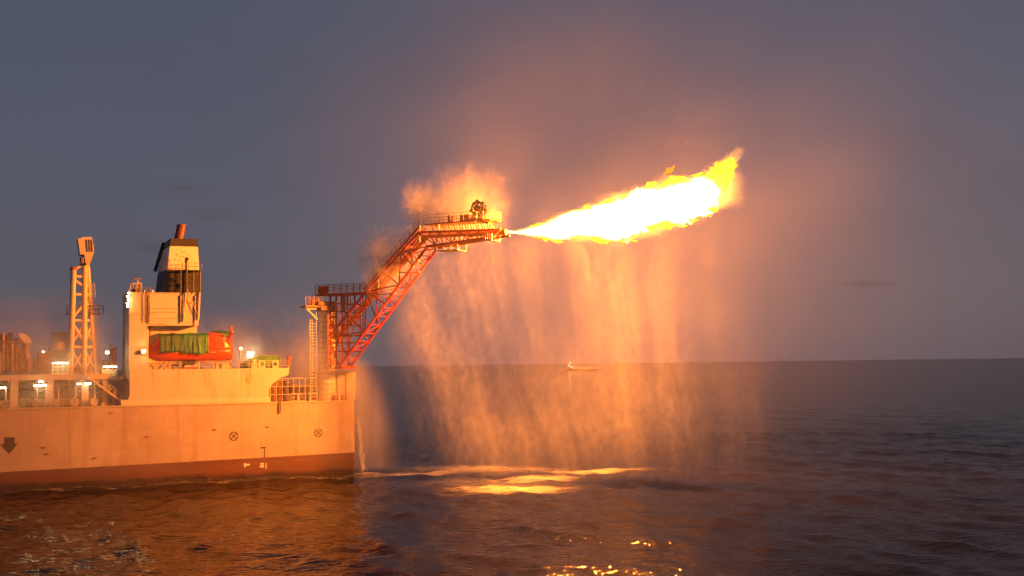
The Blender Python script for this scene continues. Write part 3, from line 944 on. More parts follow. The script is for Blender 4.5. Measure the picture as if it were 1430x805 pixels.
# tilted half round cowl
cw = thing('vent_cowl', 'pale half round ventilation cowl above the dark machinery', 'cowl', S(35, 481, 4.4))
c_p = [S(u, v, 4.4) for u, v in ((26, 466), (31, 465.3), (37, 468.5), (42, 473), (44, 480.5), (34, 479.8), (27.5, 472))]
MB().prism([(p.x, p.z) for p in c_p], 4.0, 5.6).build('hood', M['white'], cw)
MB().tube(S(36, 480, 4.8), S(36, 500, 4.8), 0.5, 12).build('duct', M['brown'], cw)
cw2 = thing('vent_cowl', 'small pale rounded vent beside the dark machinery stack', 'cowl', S(40, 500, 3.2))
c_p = [S(u, v, 3.2) for u, v in ((36.8, 501), (37, 494), (40, 492.5), (42.6, 497), (42.4, 501.5))]
MB().prism([(p.x, p.z) for p in c_p], 3.0, 3.7).build('hood', M['white'], cw2)
MB().tube(S(39.7, 501, 3.35), S(39.7, 522, 3.35), 0.22, 10).build('duct', M['brown'], cw2)
# dark brown machinery stack at the far left
ms = thing('machinery_stack', 'dark brown stack of process machinery at the left edge of the picture', 'machinery', (S(10, 520, 5).x, 5, zm))
mb = MB()
for (u0, v0, u1, v1, y) in ((-30, 522, 46, 500, 4), (-20, 501, 30, 484, 4.5), (8, 485, 26, 472, 5), (-10, 485, 6, 468, 5.2)):
    a, b = S(u0, v0, y), S(u1, v1, y); mb.box((a.x, y, max(a.z, zm)), (b.x, y + 5, b.z))
mb.build('casing', M['brown'], ms)
pp_ = MB()
for u, v0, v1, r_ in ((4, 520, 466, 0.25), (10, 515, 476, 0.18), (16, 520, 480, 0.3), (22, 520, 488, 0.16), (30, 520, 495, 0.22), (-3, 520, 470, 0.2)):
    pp_.tube(S(u, v0, 3.6), S(u, v1, 3.6), r_, 10)
for v in (478, 492, 507): pp_.tube(S(-12, v, 3.4), S(34, v, 3.4), 0.16, 8)
pp_.build('pipework', M['brown'], ms)
MB().ball(S(14, 467.5, 5.3), 0.35, 6).ball(S(3, 470, 5.3), 0.45, 6).ball(S(9, 473, 4.6), 0.5, 6).build('relief_valve', M['dark'], ms)
# railing along module deck
ra = MB().rail([(S(31, 0, 2.0).x, 2.0, zm), (S(72, 0, 2.0).x, 2.0, zm)], 1.25, 1.15, 0.05, 2)
tag(ra.build('railing', M['brown']), 'rust brown railing along the module deck between cowl and bright landing', 'railing', 'guard railings on the ship')
ra = MB().rail([(S(96, 0, 2.0).x, 2.0, zm), (S(142, 0, 2.0).x, 2.0, zm)], 1.0, 1.1, 0.045, 2)
tag(ra.build('railing', M['cream']), 'cream railing along the module deck at the foot of the mast', 'railing', 'guard railings on the ship')
mb = MB()
mb.box((S(100, 0, 5.6).x, 5.6, zm), (S(121, 0, 5.6).x, 7.2, S(110, 506, 6).z)).box((S(122, 0, 5).x, 5, zm), (S(132, 0, 5).x, 6, S(110, 509, 5).z))
tag(mb.build('equipment_skid', M['rust']), 'low rusty equipment skid between the legs of the lattice mast', 'skid')
for u0, u1, v0, y, lab, mm in ((47, 60, 505, 4.2, 'rust brown pump skid just left of the cream cabin', 'rust'), (136, 143, 508, 4.5, 'small cream equipment box right of the lattice mast foot', 'cream'), (-8, 3, 500, 3.0, 'brown valve skid at the very left edge above the deck', 'brown')):
    a, b = S(u0, v0, y), S(u1, v0, y)
    t = thing('equipment_unit', lab, 'equipment', ((a.x + b.x) / 2, y, zm))
    MB().box((a.x, y, zm), (b.x, y + 1.4, zm + 0.5 * (a.z - zm))).build('base', M['grey'], t)
    MB().box((a.x + .1, y + .1, zm + 0.5 * (a.z - zm) + .003), (b.x - .3, y + 1.2, a.z)).build('casing', M[mm], t)
    MB().tube((b.x - .15, y + .3, zm), (b.x - .15, y + .3, a.z + .5), .09, 8).tube((a.x, y - .1, zm + .5), (b.x, y - .1, zm + .5), .1, 8).build('pipework', M['pipe'], t)
# slim vent stack beside the mast
vs = thing('vent_stack', 'slim brown vent stack with a lamp, between mast and white block', 'stack', (S(156, 0, 6.2).x, 6.2, zm))
a, b = S(153.5, 515, 6.3), S(157, 480.5, 6.3); MB().box((a.x, 6.3, zm), (b.x, 7.2, b.z)).build('duct', M['brown'], vs)
a, b = S(158, 515, 6.3), S(163, 485.5, 6.3); MB().box((a.x, 6.3, zm), (b.x, 7.4, b.z)).build('casing', M['rust'], vs)
a, b = S(143, 515, 6.6), S(153, 503, 6.6); MB().box((a.x, 6.6, zm), (b.x, 7.4, b.z)).build('lower_casing', M['brown'], vs)
# gangway pipes at right of module (curved elbow)
ep = thing('elbow_pipe', 'pale pipe with a rounded elbow joining the white block', 'pipe', S(170, 530, 1.8))
mb = MB()
pts = [S(160, 530.5, 1.8), S(171, 529.5, 1.8)] + [S(171 + 7.5 * math.sin(t), 537 - 7.5 * math.cos(t), 1.8) for t in np.linspace(0.2, PI / 2, 5)] + [S(178.5, 560, 1.8)]
mb.path(pts, 0.22, 10); mb.build('pipe', M['cream'], ep)
MB().ball(S(172.5, 528.5, 1.6), 0.42, 7).build('valve', M['cream'], ep)
mb = MB().rail([(S(163, 0, 1.0).x, 1.0, ZD + 0.13), (x_l - 1.2, 1.0, ZD + 0.13)], 1.9, 0.55, 0.05, 3)
tag(mb.build('railing', M['rust']), 'tall rusty guard frame at the foot of the stair', 'railing', 'guard railings on the ship')
# main deck edge railing along the left
mb = MB().rail([(xL, 0.6, ZD + 0.13), (S(112, 0, .6).x, 0.6, ZD + 0.13)], 1.0, 1.6, 0.035, 2)
tag(mb.build('railing', M['pipe']), 'low railing along the main deck edge below the module deck', 'railing', 'guard railings on the ship')

# ================================================================== LIFEBOAT
YB = 1.6
lb = thing('lifeboat', 'orange red enclosed lifeboat hanging at the ship side half covered by green cloth', 'lifeboat', S(266, 505, YB))
bx0, bx1 = S(205.0, 490, YB).x, S(326.5, 490, YB).x
zb_keel = S(266, 505.5, YB).z; zb_gun = S(266, 487.5, YB).z; zb_top = S(266, 466, YB).z
LB = bx1 - bx0


def boat_ring(t, prof):
    return prof


rings = []
for i in range(25):
    t = i / 24
    wfac = min(1, (t / 0.30 + 0.12) ** 0.6) * (1 if t < 0.80 else 1 - 0.38 * ((t - 0.80) / 0.20) ** 2)
    hw = 1.55 * wfac
    kz = zb_keel + (0.55 * max(0, 1 - t / 0.22) ** 2) + 0.18 * max(0, (t - 0.75) / 0.25) ** 2
    gz = zb_gun + 0.12 * (2 * t - 1) ** 2
    x = bx0 + LB * t
    r_ = []
    for a in np.linspace(0, PI, 13):
        yy = -math.cos(a) * hw * (1 if True else 1); s_ = math.sin(a) ** 0.75
        r_.append((x + (0.25 * (1 - s_) * (-1 if t < 0.1 else 0)), YB + 1.5 + yy, gz - (gz - kz) * s_))
    rings.append(r_)
boat_hull = MB().loft(rings).build('hull', M['orange'], lb, smooth=True)
# enclosed top: raked bow, box mid, helmsman hump at the aft end
top_pts = [(0.0, 0.06), (0.05, 0.16), (0.12, 0.55), (0.17, 0.86), (0.22, 0.93), (0.70, 0.95), (0.715, 1.0), (0.74, 1.06), (0.80, 1.0), (0.88, 0.90), (0.905, 0.80), (0.945, 0.30), (0.995, 0.05)]
rings = []
for t, h in top_pts:
    wfac = min(1, (t / 0.30 + 0.12) ** 0.6) * (1 if t < 0.80 else 1 - 0.38 * ((t - 0.80) / 0.20) ** 2)
    hw = 1.50 * wfac; gz = zb_gun + 0.12 * (2 * t - 1) ** 2 + 0.02; hz = (zb_top - zb_gun) * h
    x = bx0 + LB * t; y0 = YB + 1.5
    rings.append([(x, y0 - hw, gz), (x, y0 - hw * 0.93, gz + hz * 0.5), (x, y0 - hw * 0.78, gz + hz * 0.85), (x, y0 - hw * 0.5, gz + hz), (x, y0 + hw * 0.5, gz + hz),
                  (x, y0 + hw * 0.78, gz + hz * 0.85), (x, y0 + hw * 0.93, gz + hz * 0.5), (x, y0 + hw, gz)])
boat_top = MB().loft(rings).build('canopy', M['orange'], lb)
mb = MB()
for t0, t1 in zip(np.linspace(0.02, 0.97, 16), np.linspace(0.02, 0.97, 16)[1:]):
    P = []
    for t in (t0, t1):
        wfac = min(1, (t / 0.30 + 0.12) ** 0.6) * (1 if t < 0.80 else 1 - 0.38 * ((t - 0.80) / 0.20) ** 2)
        P.append((bx0 + LB * t, YB + 1.5 - 1.55 * wfac - 0.05, zb_gun + 0.12 * (2 * t - 1) ** 2 + 0.03))
    mb.bar(P[0], P[1], 0.12, 0.14)
mb.build('rubbing_strake', M['red'], boat_hull)
MB().tube((S(321, 0, YB).x, YB + 0.75, S(321, 501, YB).z), (S(321, 0, YB).x, YB + 1.0, S(321, 501, YB).z), 0.26, 14).build('propeller_guard', M['dark'], lb)
mb = MB()
for u, v, w in ((302, 475, 0.75), (305, 480, 0.6)):
    p = S(u, v, YB); mb.box((p.x - w, YB + 0.20, p.z - 0.03), (p.x + w, YB + 0.42, p.z + 0.03))
mb.build('grab_rail', M['red'], boat_top)
for u, v, w_, h_ in ((300, 481.5, 0.42, 0.34), (309.5, 481.5, 0.32, 0.30)):
    p = S(u, v, YB + .2); MB().box((p.x - w_, YB + 0.06, p.z - h_), (p.x + w_, YB + 0.5, p.z + h_)).build('hatch', M['red'], boat_top)
for u in (300.5, 306, 311):
    p = S(u, 469.5, YB + .4); MB().box((p.x - .15, YB + 0.34, p.z - .12), (p.x + .15, YB + 0.9, p.z + .12)).build('portlight', M['glass'], boat_top)
mb = MB()
for u in np.linspace(226, 300, 12):
    p = S(u, 495, YB); mb.ball((p.x, YB - 0.12, p.z + 0.25), 0.07, 4)
mb.tube((S(226, 495, YB).x, YB - 0.12, S(226, 495, YB).z + 0.25), (S(300, 495, YB).x, YB - 0.12, S(300, 495, YB).z + 0.25), 0.02, 5)
mb.build('becket_line', M['markw'], boat_hull)


def cloth(u0, u1, vtop, vbot, y_front, depth, mat, name, label, amp=0.06, seed=0, uneven=0.25):
    """a tarpaulin draped over the boat: front fall, top and back fall"""
    a, b = S(u0, vtop, y_front), S(u1, vtop, y_front); zt, zb = a.z, S(u0, vbot, y_front).z
    nu, prof = 46, []
    for s_ in np.linspace(0, 1, 9): prof.append((0.0 + 0.12 * s_ ** 3, zb + (zt - 0.35 - zb) * s_))
    for s_ in np.linspace(0.25, 1, 4): prof.append((0.12 + 0.7 * s_, zt - 0.35 + 0.35 * math.sin(s_ * PI / 2)))
    prof.append((depth - 0.8, zt)); prof.append((depth - 0.1, zt - 0.35)); prof.append((depth, zb + 0.3))
    vs, fs = [], []
    for i in range(nu + 1):
        x = a.x + (b.x - a.x) * i / nu
        for j, (yy, z) in enumerate(prof):
            f = max(0, 1 - j / 8.0)
            n_ = mn.noise(Vector((x * 2.6 + seed, z * 0.35, seed))) * amp * (0.6 + 1.6 * f) * 2.0 + 0.05 * mn.noise(Vector((x * 7 + seed, z * 0.2, 3))) * f
            dz = mn.noise(Vector((x * 1.3, seed, 0))) * uneven * f
            sag = -0.10 * abs(math.sin(x * 1.4)) if j > 8 else 0
            vs.append((x, y_front + yy - abs(n_), z + dz + sag))
    m_ = len(prof)
    for i in range(nu):
        for j in range(m_ - 1):
            fs.append((i * m_ + j, i * m_ + j + 1, (i + 1) * m_ + j + 1, (i + 1) * m_ + j))
    mb = MB(); mb._add(vs, fs)
    o = mb.build(name, mat, smooth=True)
    sm = o.modifiers.new('thick', 'SOLIDIFY'); sm.thickness = 0.05
    return tag(o, label, 'tarpaulin')


cloth(222.5, 257.5, 465.5, 492.5, YB - 0.18, 3.3, M['tarp'], 'tarpaulin', 'dull dark green tarpaulin over the fore half of the lifeboat', seed=2.0)
cloth(256.0, 291.5, 465.0, 494.5, YB - 0.22, 3.3, tarp_mat('green_striped_cloth', (0.010, 0.085, 0.042), (0.030, 0.21, 0.08)), 'tarpaulin', 'brighter green wrinkled tarpaulin over the middle of the lifeboat', amp=0.09, seed=9.0, uneven=0.35)
mb_o = cloth(297, 322, 462.0, 470, YB + 3.4, 2.0, M['tarp'], 'tarpaulin', 'dark green cloth seen above the aft end of the lifeboat', seed=5.0)
# davits
for k, (u, vt, lab) in enumerate(((207.3, 460, 'fore davit post with hook block at the lifeboat bow'), (323.0, 457, 'aft davit post with hook block at the lifeboat stern'))):
    p = S(u, 505, YB + 1.2); zt = S(u, vt, YB + 1.2).z
    t = thing('davit', lab, 'davit', (p.x, YB + 1.2, ZP), 'lifeboat davits')
    MB().bar((p.x, YB + 3.2, ZP), (p.x, YB + 3.0, zt - 1.6), 0.5, 0.4, (1, 0, 0)).bar((p.x, YB + 3.0, zt - 1.5), (p.x, YB + 1.3, zt), 0.4, 0.36, (1, 0, 0)).build('arm', M['rust'], t)
    MB().cbox((p.x, YB + 1.1, zt - 0.25), (0.42, 0.4, 0.75)).ball((p.x + 0.05, YB + 1.0, zt - 0.75), 0.26, 6).build('hook_block', M['brown'], t)
    MB().tube((p.x - 0.1, YB + 1.1, zt - 0.6), (p.x - 0.1, YB + 1.4, zb_gun + 0.2), 0.07, 6).tube((p.x + 0.14, YB + 1.1, zt - 0.6), (p.x + 0.14, YB + 1.4, zb_gun + 0.2), 0.07, 6).build('fall_wire', M['rust'], t)
    MB().box((p.x - 0.4, YB + 2.6, ZP), (p.x + 0.4, YB + 3.6, ZP + 0.3)).build('foot', M['cream'], t)
# cradle and gear below the boat
cr = thing('boat_cradle', 'steel cradle with crossed braces below the lifeboat', 'cradle', (S(240, 0, 2).x, 2, ZP))
mb = MB(); y = 2.0
mb.tube(S(222, 506, y), S(230, 517, y), 0.07).tube(S(230, 506, y), S(222, 517, y), 0.07).tube(S(239, 505, y), S(226, 518, y), 0.09)
mb.tube(S(205, 508, y), S(320, 507, y), 0.06); mb.build('brace', M['brown'], cr)
for u in (204, 219, 253.5, 280, 300, 318): MB().bar((S(u, 0, y).x, y, ZP), (S(u, 0, y).x, y, S(u, 505, y).z), 0.12, 0.16).build('post', M['cream'], cr)
MB().box((S(254.5, 0, y).x, y - 0.1, S(255, 509.5, y).z), (S(275, 0, y).x, y + 1.4, S(255, 504.8, y).z)).build('keel_block', M['dark'], cr)
lk = thing('deck_locker', 'pale trapezoid locker under the lifeboat keel', 'locker', (S(267, 0, 0.9).x, 0.9, ZP))
lp_ = [S(u, v, 0.9) for u, v in ((256, 519.8), (278.5, 519.8), (276.5, 510), (258.5, 510.5))]
MB().prism([(p.x, max(p.z, ZP)) for p in lp_], 0.9, 1.9).build('case', M['white'], lk)
MB().box((lp_[0].x + 0.1, 0.86, ZP + 0.03), (lp_[1].x - 0.1, 0.897, ZP + 0.3)).build('kick_plate', M['rust'], lk)
# railing along poop deck edge
mb = MB().rail([(S(208, 0, .4).x, 0.4, ZP), (S(256, 0, .4).x, 0.4, ZP)], 1.05, 1.4, 0.035, 2)
tag(mb.build('railing', M['cream']), 'thin cream railing on the poop edge below the lifeboat bow', 'railing', 'guard railings on the ship')
mb = MB().rail([(S(279, 0, .4).x, 0.4, ZP), (S(402, 0, .4).x, 0.4, ZP)], 1.05, 1.4, 0.035, 2)
tag(mb.build('railing', M['cream']), 'long cream railing on the poop edge below the lifeboat stern and green shelter', 'railing', 'guard railings on the ship')

# yellowish crates under the boat
for u0, u1, v0, lab in ((206, 216, 509, 'cream box at the far fore end under the lifeboat'), (238, 250, 509, 'yellowish crate under the fore part of the lifeboat'), (303, 321, 506, 'pale box under the lifeboat stern')):
    a, b = S(u0, 0, 2.6), S(u1, 0, 2.6); zt = S(u0, v0, 2.6).z
    t = thing('storage_box', lab, 'box', (a.x, 2.6, ZP), 'storage boxes below the lifeboat')
    MB().box((a.x, 2.6, ZP), (b.x, 3.6, zt - 0.1)).build('case', M['cream'], t)
    MB().box((a.x - 0.05, 2.55, zt - 0.097), (b.x + 0.05, 3.65, zt)).build('lid', M['white'], t)

# green shelter
gs = thing('deck_shelter', 'bright green covered shelter with a sloping fore end on the poop deck', 'shelter', (S(368, 0, 2.5).x, 2.5, ZP))
gp = [S(u, v, 2.5) for u, v in ((339, 517), (341, 507.5), (358, 498.2), (362, 497.2), (391, 497.2), (391.8, 517))]
MB().prism([(p.x, max(p.z, ZP + 0.01)) for p in gp], 2.5, 5.0).build('cover', M['tarp2'], gs)
mb = MB()
for p, q in zip(gp[1:], gp[2:]): mb.tube((p.x, 2.45, p.z + 0.02), (q.x, 2.45, max(q.z, ZP) + 0.02), 0.05, 6)
mb.build('frame', M['green'], gs)
for u, lab in ((366, 'white square stand in front of the green shelter, nearer the lifeboat'), (384.5, 'white square stand in front of the green shelter, nearer the stern')):
    a, b = S(u - 3.4, 517, 1.2), S(u + 3.4, 504.5, 1.2)
    t = thing('frame_stand', lab, 'stand', (a.x, 1.2, ZP), 'white stands by the green shelter')
    mb = MB()
    for x in (a.x, b.x): mb.bar((x, 1.2, ZP), (x, 1.2, b.z), 0.11, 0.11)
    for z in (b.z, b.z - 0.75): mb.bar((a.x - .05, 1.2, z), (b.x + .05, 1.2, z), 0.10, 0.11)
    mb.build('frame', M['markw'], t)
    MB().box((a.x + 0.08, 1.16, ZP), (b.x - 0.08, 1.5, ZP + 0.3)).build('base_box', M['cream'], t)
t = thing('ventilator', 'white box ventilator with a cap left of the square stands', 'ventilator', (S(355.5, 0, 1.2).x, 1.2, ZP))
p = S(355.5, 511, 1.2)
MB().cbox((p.x, 1.5, ZP + 0.4), (0.8, 0.6, 0.8)).build('body', M['white'], t)
MB().cbox((p.x, 1.5, ZP + 1.15), (0.55, 0.5, 0.10)).tube((p.x, 1.5, ZP + 0.8), (p.x, 1.5, ZP + 1.1), 0.12).build('cap', M['markw'], t)
# orange cylinder on post at the wing
t = thing('life_raft_canister', 'orange canister on a thin post at the aft end of the poop', 'canister', (S(403, 0, 0.8).x, 0.8, ZP - 1))
p = S(403, 517, 0.8); q = S(403.3, 497, 0.8)
MB().tube((p.x, 0.8, ZP - 0.05), (p.x, 0.8, S(403, 510, .8).z), 0.06).build('post', M['cream'], t)
MB().tube(S(403.2, 510.5, 0.8), S(403.5, 497.5, 0.8), 0.28, 12).tube(S(400.5, 506.5, .8), S(403, 504, .8), 0.16, 8).build('canister', M['orange'], t)

# ================================================================== AFT MOORING DECK
for k, (u, w, lab) in enumerate(((411, 0.5, 'boxy mooring winch nearest the curved plating'), (422, 0.45, 'middle boxy mooring winch on the aft deck'), (438, 0.5, 'boxy mooring winch nearest the boom tower'))):
    p = S(u, 556, 0.8)
    t = thing('mooring_winch', lab, 'winch', (p.x, 0.8, ZD), 'mooring winches on the aft deck')
    z = ZD + 0.14
    mb = MB()
    for dx in (-w, w): mb.box((p.x + dx - 0.07, 0.8, z), (p.x + dx + 0.07, 1.7, z + 1.05))
    mb.box((p.x - w, 0.82, z + 0.93), (p.x + w, 1.68, z + 1.045)); mb.box((p.x - w, 0.82, z + 0.003), (p.x + w, 1.68, z + 0.1)); mb.build('frame', M['white'], t)
    MB().tube((p.x - w + 0.08, 1.25, z + 0.5), (p.x + w - 0.08, 1.25, z + 0.5), 0.34, 12).build('drum', M['brown'], t)
for u, vt, lab, m_ in ((386, 532, 'dark mooring machinery crowded under the curved plating', 'brown'), (420, 538, 'brown winch house with a pale top on the aft deck', 'brown')):
    p = S(u, 556, 5); zt = S(u, vt, 5).z
    t = thing('deck_machinery', lab, 'machinery', (p.x, 5, ZD))
    MB().box((p.x - 1.4, 5, ZD + 0.03), (p.x + 1.4, 7, zt)).build('casing', M[m_], t)
    mb = MB()
    for k in range(4): mb.tube((p.x - 1.2 + k * 0.8, 4.7, ZD + 0.03), (p.x - 1.2 + k * 0.8, 4.7, zt - 0.3 * k), 0.12, 8)
    mb.build('pipework', M['rust'], t)
    MB().box((p.x - 1.5, 4.9, zt + 0.003), (p.x + 1.5, 7.1, zt + 0.12)).build('cover', M['cream'], t)
mb = MB()
for u in np.arange(378, 444, 8):
    p = S(u, 556, 0.5); mb.tube((p.x, 0.5, ZD + .12), (p.x, 0.5, ZD + 3.3), 0.05, 6)
for z in (1.1, 2.2, 3.3): mb.tube((S(378, 0, .5).x, 0.5, ZD + z), (S(440, 0, .5).x, 0.5, ZD + z), 0.045, 6)
tag(mb.build('railing', M['cream']), 'tall open pale frame railing around the mooring winches', 'railing', 'guard railings on the ship')
t = thing('stern_house', 'pale deckhouse under the foot of the flare boom at the stern corner', 'deckhouse', (-3, 3, ZD))
za = S(480, 521, 2).z
e0, e1 = S(446, 0, 2.2).x, S(494, 0, 2.2).x
MB().box((e0, 2.2, ZD + 0.03), (e1, 9, za)).build('wall', M['white'], t)
MB().box((e0 - 0.1, 2.1, za + 0.003), (e1 + 0.1, 9.1, za + 0.15)).build('roof', M['cream'], t)
mb = MB()
for u in (449, 462, 470, 482): mb.tube((S(u, 0, 2).x, 2.05, ZD + .03), (S(u, 0, 2).x, 2.05, za), 0.07, 6)
mb.build('wall_pipe', M['pipe'], t)
MB().box((S(455, 0, 2).x, 2.13, ZD + 0.2), (S(463, 0, 2).x, 2.197, ZD + 2.3)).build('door', M['cream'], t)
mb = MB().rail([(S(445, 0, .5).x, 0.5, ZD + .12), (-0.5, 0.5, ZD + .12), (-0.5, 8, ZD + .12)], 1.1, 1.3, 0.04, 2)
tag(mb.build('railing', M['cream']), 'pale railing around the square stern corner of the deck', 'railing', 'guard railings on the ship')
mb = MB()
for u in (466, 476):
    p = S(u, 0, 1.2); mb.tube((p.x, 1.2, ZD + .03), (p.x, 1.2, ZD + 0.9), 0.25, 12)
mb.box((S(464, 0, 1).x, 0.9, ZD + .035), (S(478, 0, 1).x, 1.5, ZD + .1))
tag(mb.build('mooring_bitts', M['rust']), 'pair of rusty mooring bitts at the stern deck edge', 'bitts')

# ================================================================== BOOM TOWER
YT = 2.0
tw = thing('boom_tower', 'tall pale tower with caged ladders and a bracketed top platform beside the boom foot', 'tower', (S(458, 0, YT).x, YT, ZD))
zt = S(458, 418, YT).z
c0 = S(458.5, 500, YT)
MB().tube((c0.x, YT + .6, ZD + .03), (c0.x, YT + .6, zt - 0.3), 1.15, 20).build('column', paint('tower_white', (0.62, 0.55, 0.46), (0.25, 0.12, 0.06), 0.5), tw, smooth=False)
mb = MB()
for v in np.arange(436, 556, 7.2):
    z = S(458, v, YT).z; mb.ring((c0.x, YT + .6, z), 1.27, 0.12, 'z', 20, 0.12)
mb.build('stiffening_ring', M['cream'], tw)
a, b = S(426.5, 417, YT - 1), S(450, 417, YT - 1)
mb = MB().box((a.x, YT - 1.2, S(430, 430, YT).z), (b.x, YT + 2, S(430, 427, YT).z)).box((b.x - .2, YT - 1.3, S(430, 431, YT).z - .3), (S(468, 0, YT).x, YT + 2, S(430, 427, YT).z - .1))
tp = mb.build('top_platform', M['brown'], tw)
zz_ = S(430, 427, YT).z
MB().rail([(a.x, YT - 1.1, zz_), (b.x, YT - 1.1, zz_)], 1.15, 0.6, 0.05, 3).build('platform_railing', M['brown'], tp)
MB().box((S(433, 0, YT).x, YT - .8, zz_ + .003), (S(441, 0, YT).x, YT + 1, zz_ + .8)).tube(S(444, 424, YT - 1), S(452, 426, YT - 1), 0.4, 10).tube(S(443, 415, YT), S(448, 411, YT), 0.14).build('winch_drum', M['brown'], tw)
mb = MB().tube(S(428, 431.5, YT - .8), S(441.5, 431.5, YT - .8), 0.14).tube(S(428.5, 432, YT - .8), S(443, 447, YT - .8), 0.15); mb.build('bracket', M['cream'], tp)
# left lattice ladder
mb = MB()
for u in (432, 435, 440.5):
    mb.tube((S(u, 0, YT - .5).x, YT - .5, S(432, 556, YT).z), (S(u, 0, YT - .5).x, YT - .5, S(u, 446 if u < 439 else 436, YT).z), 0.06, 6)
for v in np.arange(448, 556, 4.2):
    mb.tube(S(432, v, YT - .5), S(440.5, v, YT - .5), 0.045, 6)
mb.build('caged_ladder', M['grey'], tw)
# zig-zag stair tower on the aft side (dark red steel)
mb = MB()
for u in (456.5, 468.0, 473):
    mb.tube((S(u, 0, YT - 1.6).x, YT - 1.6, S(u, 510, YT).z), (S(u, 0, YT - 1.6).x, YT - 1.6, S(u, 440, YT).z), 0.09, 6)
for i, v in enumerate(np.arange(442, 506, 6.2)):
    mb.bar(S(456.5, v, YT - 1.6), S(468, v, YT - 1.6), 0.16, 0.07)
    if i % 2: mb.tube(S(457, v, YT - 1.7), S(468, v + 6.2, YT - 1.7), 0.07, 6)
    else: mb.tube(S(468, v, YT - 1.7), S(457, v + 6.2, YT - 1.7), 0.07, 6)
mb.build('stair_frame', M['red'], tw)

# ================================================================== FLARE BOOM
bm = thing('flare_boom', 'red steel lattice flare boom rising from the stern to a burner platform', 'boom', (0, 0, B(480, 512).z), frame=BOOM)
HW = 1.35


def off(p, q): return Vector((p.x, q, p.z))


L0, L1 = B(482, 512), B(604, 345.5)
U0, U1, U2 = B(466, 472), B(519, 408), B(592, 326)
T1 = B(703, 321.5)
K1 = B(694, 331.5)
for q in (-HW, HW):
    MB().tube(off(L0, q), off(L1, q), 0.19, 10).tube(off(L1, q), off(K1, q * 0.6), 0.16, 10).build('lower_chord', M['red'], bm)
    MB().tube(off(U0, q), off(U1, q), 0.17, 10).tube(off(U1, q), off(U2, q), 0.17, 10).tube(off(U2, q), off(T1, q * 0.6), 0.15, 10).build('upper_chord', M['red'], bm)
    mb = MB()
    mb.zig(off(U1, q), off(U2, q), off(L0.lerp(L1, 0.53), q), off(L1, q), 3, 0.085)
    mb.tube(off(U1, q), off(L0.lerp(L1, 0.30), q), 0.10); mb.tube(off(U0, q), off(L0.lerp(L1, 0.30), q), 0.09)
    mb.tube(off(U0, q), off(L0, q), 0.12); mb.tube(off(U0.lerp(U1, .5), q), off(L0.lerp(L1, 0.30), q), 0.09); mb.tube(off(U1, q), off(L0.lerp(L1, .42), q), 0.10)
    mb.tube(off(U0.lerp(U1, .5), q), off(L0.lerp(L1, .12), q), 0.09)
    mb.tube(off(B(474, 500), q), off(U0.lerp(U1, .45), q), 0.09)
    mb.zig(off(U2, q), off(T1, q * .6), off(L1, q), off(K1, q * .6), 8, 0.075)
    mb.build('side_lattice', M['red'], bm)
mb = MB().zig(off(L0, -HW), off(L1, -HW), off(L0, HW), off(L1, HW), 14, 0.075)
mb.zig(off(L1, -HW), off(K1, -HW * .6), off(L1, HW), off(K1, HW * .6), 7, 0.07); mb.build('bottom_lattice', M['red'], bm)
mb = MB().zig(off(U0, -HW), off(U1, -HW), off(U0, HW), off(U1, HW), 6, 0.075).zig(off(U1, -HW), off(U2, -HW), off(U1, HW), off(U2, HW), 8, 0.075); mb.build('top_lattice', M['red'], bm)
MB().box((L0.x - 0.6, -HW - .4, L0.z - 0.35), (L0.x + 0.8, HW + .4, L0.z)).build('foot_plate', M['red'], bm)
# access stair / pipe tray lying on the upper chord
mb = MB()
W0, W1 = B(514, 405), B(590, 318)
n_ = 26
for i in range(n_):
    p = W0.lerp(W1, i / n_); mb.cbox((p.x, 0, p.z), (0.34, 1.9, 0.08))
for q in (-0.95, 0.95): mb.bar(off(W0, q), off(W1, q), 0.08, 0.36)
ww_ = mb.build('walkway', M['red'], bm)
mb = MB()
for q in (-0.95, 0.95):
    for h in (0.55, 1.1): mb.tube(off(W0, q) + Vector((0, 0, h)), off(W1, q) + Vector((0, 0, h)), 0.04, 6)
    for i in range(13):
        p = off(W0.lerp(W1, i / 12), q); mb.tube(p, p + Vector((0, 0, 1.1)), 0.04, 6)
mb.build('walkway_railing', M['rust'], ww_)
# pipes feeding the burner along the boom
mb = MB()
for q, r_, o_ in ((-0.5, 0.16, 0.5), (0.05, 0.12, 0.55), (0.5, 0.2, 0.5)):
    pts = [off(U0, q) - Vector((0, 0, o_)), off(U1, q) - Vector((-.25, 0, o_)), off(U2, q) - Vector((-.3, 0, o_)), off(T1, q * .5) - Vector((0, 0, 0.35))]
    mb.path(pts, r_, 10)
mb.build('gas_pipe', M['rust'], bm)
# base platform with posts and railings
P0, P1 = B(449, 411), B(521, 408)
mb = MB().box((P0.x, -HW - .2, P0.z - 0.30), (P1.x, HW + .2, P0.z - 0.05)); bp_ = mb.build('base_platform', M['red'], bm)
z0 = P0.z - .05
MB().rail([(P0.x, -HW - .15, z0), (P1.x, -HW - .15, z0)], 1.25, 1.1, 0.05, 2).rail([(P0.x, HW + .15, z0), (P1.x, HW + .15, z0)], 1.25, 1.1, 0.05, 2).build('platform_railing', M['rust'], bp_)
MB().box((B(450, 0).x, -1.2, z0 + .003), (B(464, 0).x, -1.1, z0 + 1.1)).build('wind_panel', M['red'], bp_)
for u in (468, 476, 486):
    for q in (-HW, HW):
        MB().tube((B(u, 0).x, q, z0 - .2), (B(u, 0).x, q, (B(470, 514).z if u < 480 else B(486, 436).z)), 0.15, 8).build('post', M['red'], bm)
mb = MB()
for v, ua, ub in ((425, 468, 502), (436, 468, 490), (455, 468, 500), (469, 468, 511), (479, 468, 506), (491, 468, 497)):
    for q in (-HW, HW): mb.tube(off(B(ua, v), q), off(B(ub, v), q), 0.09, 6)
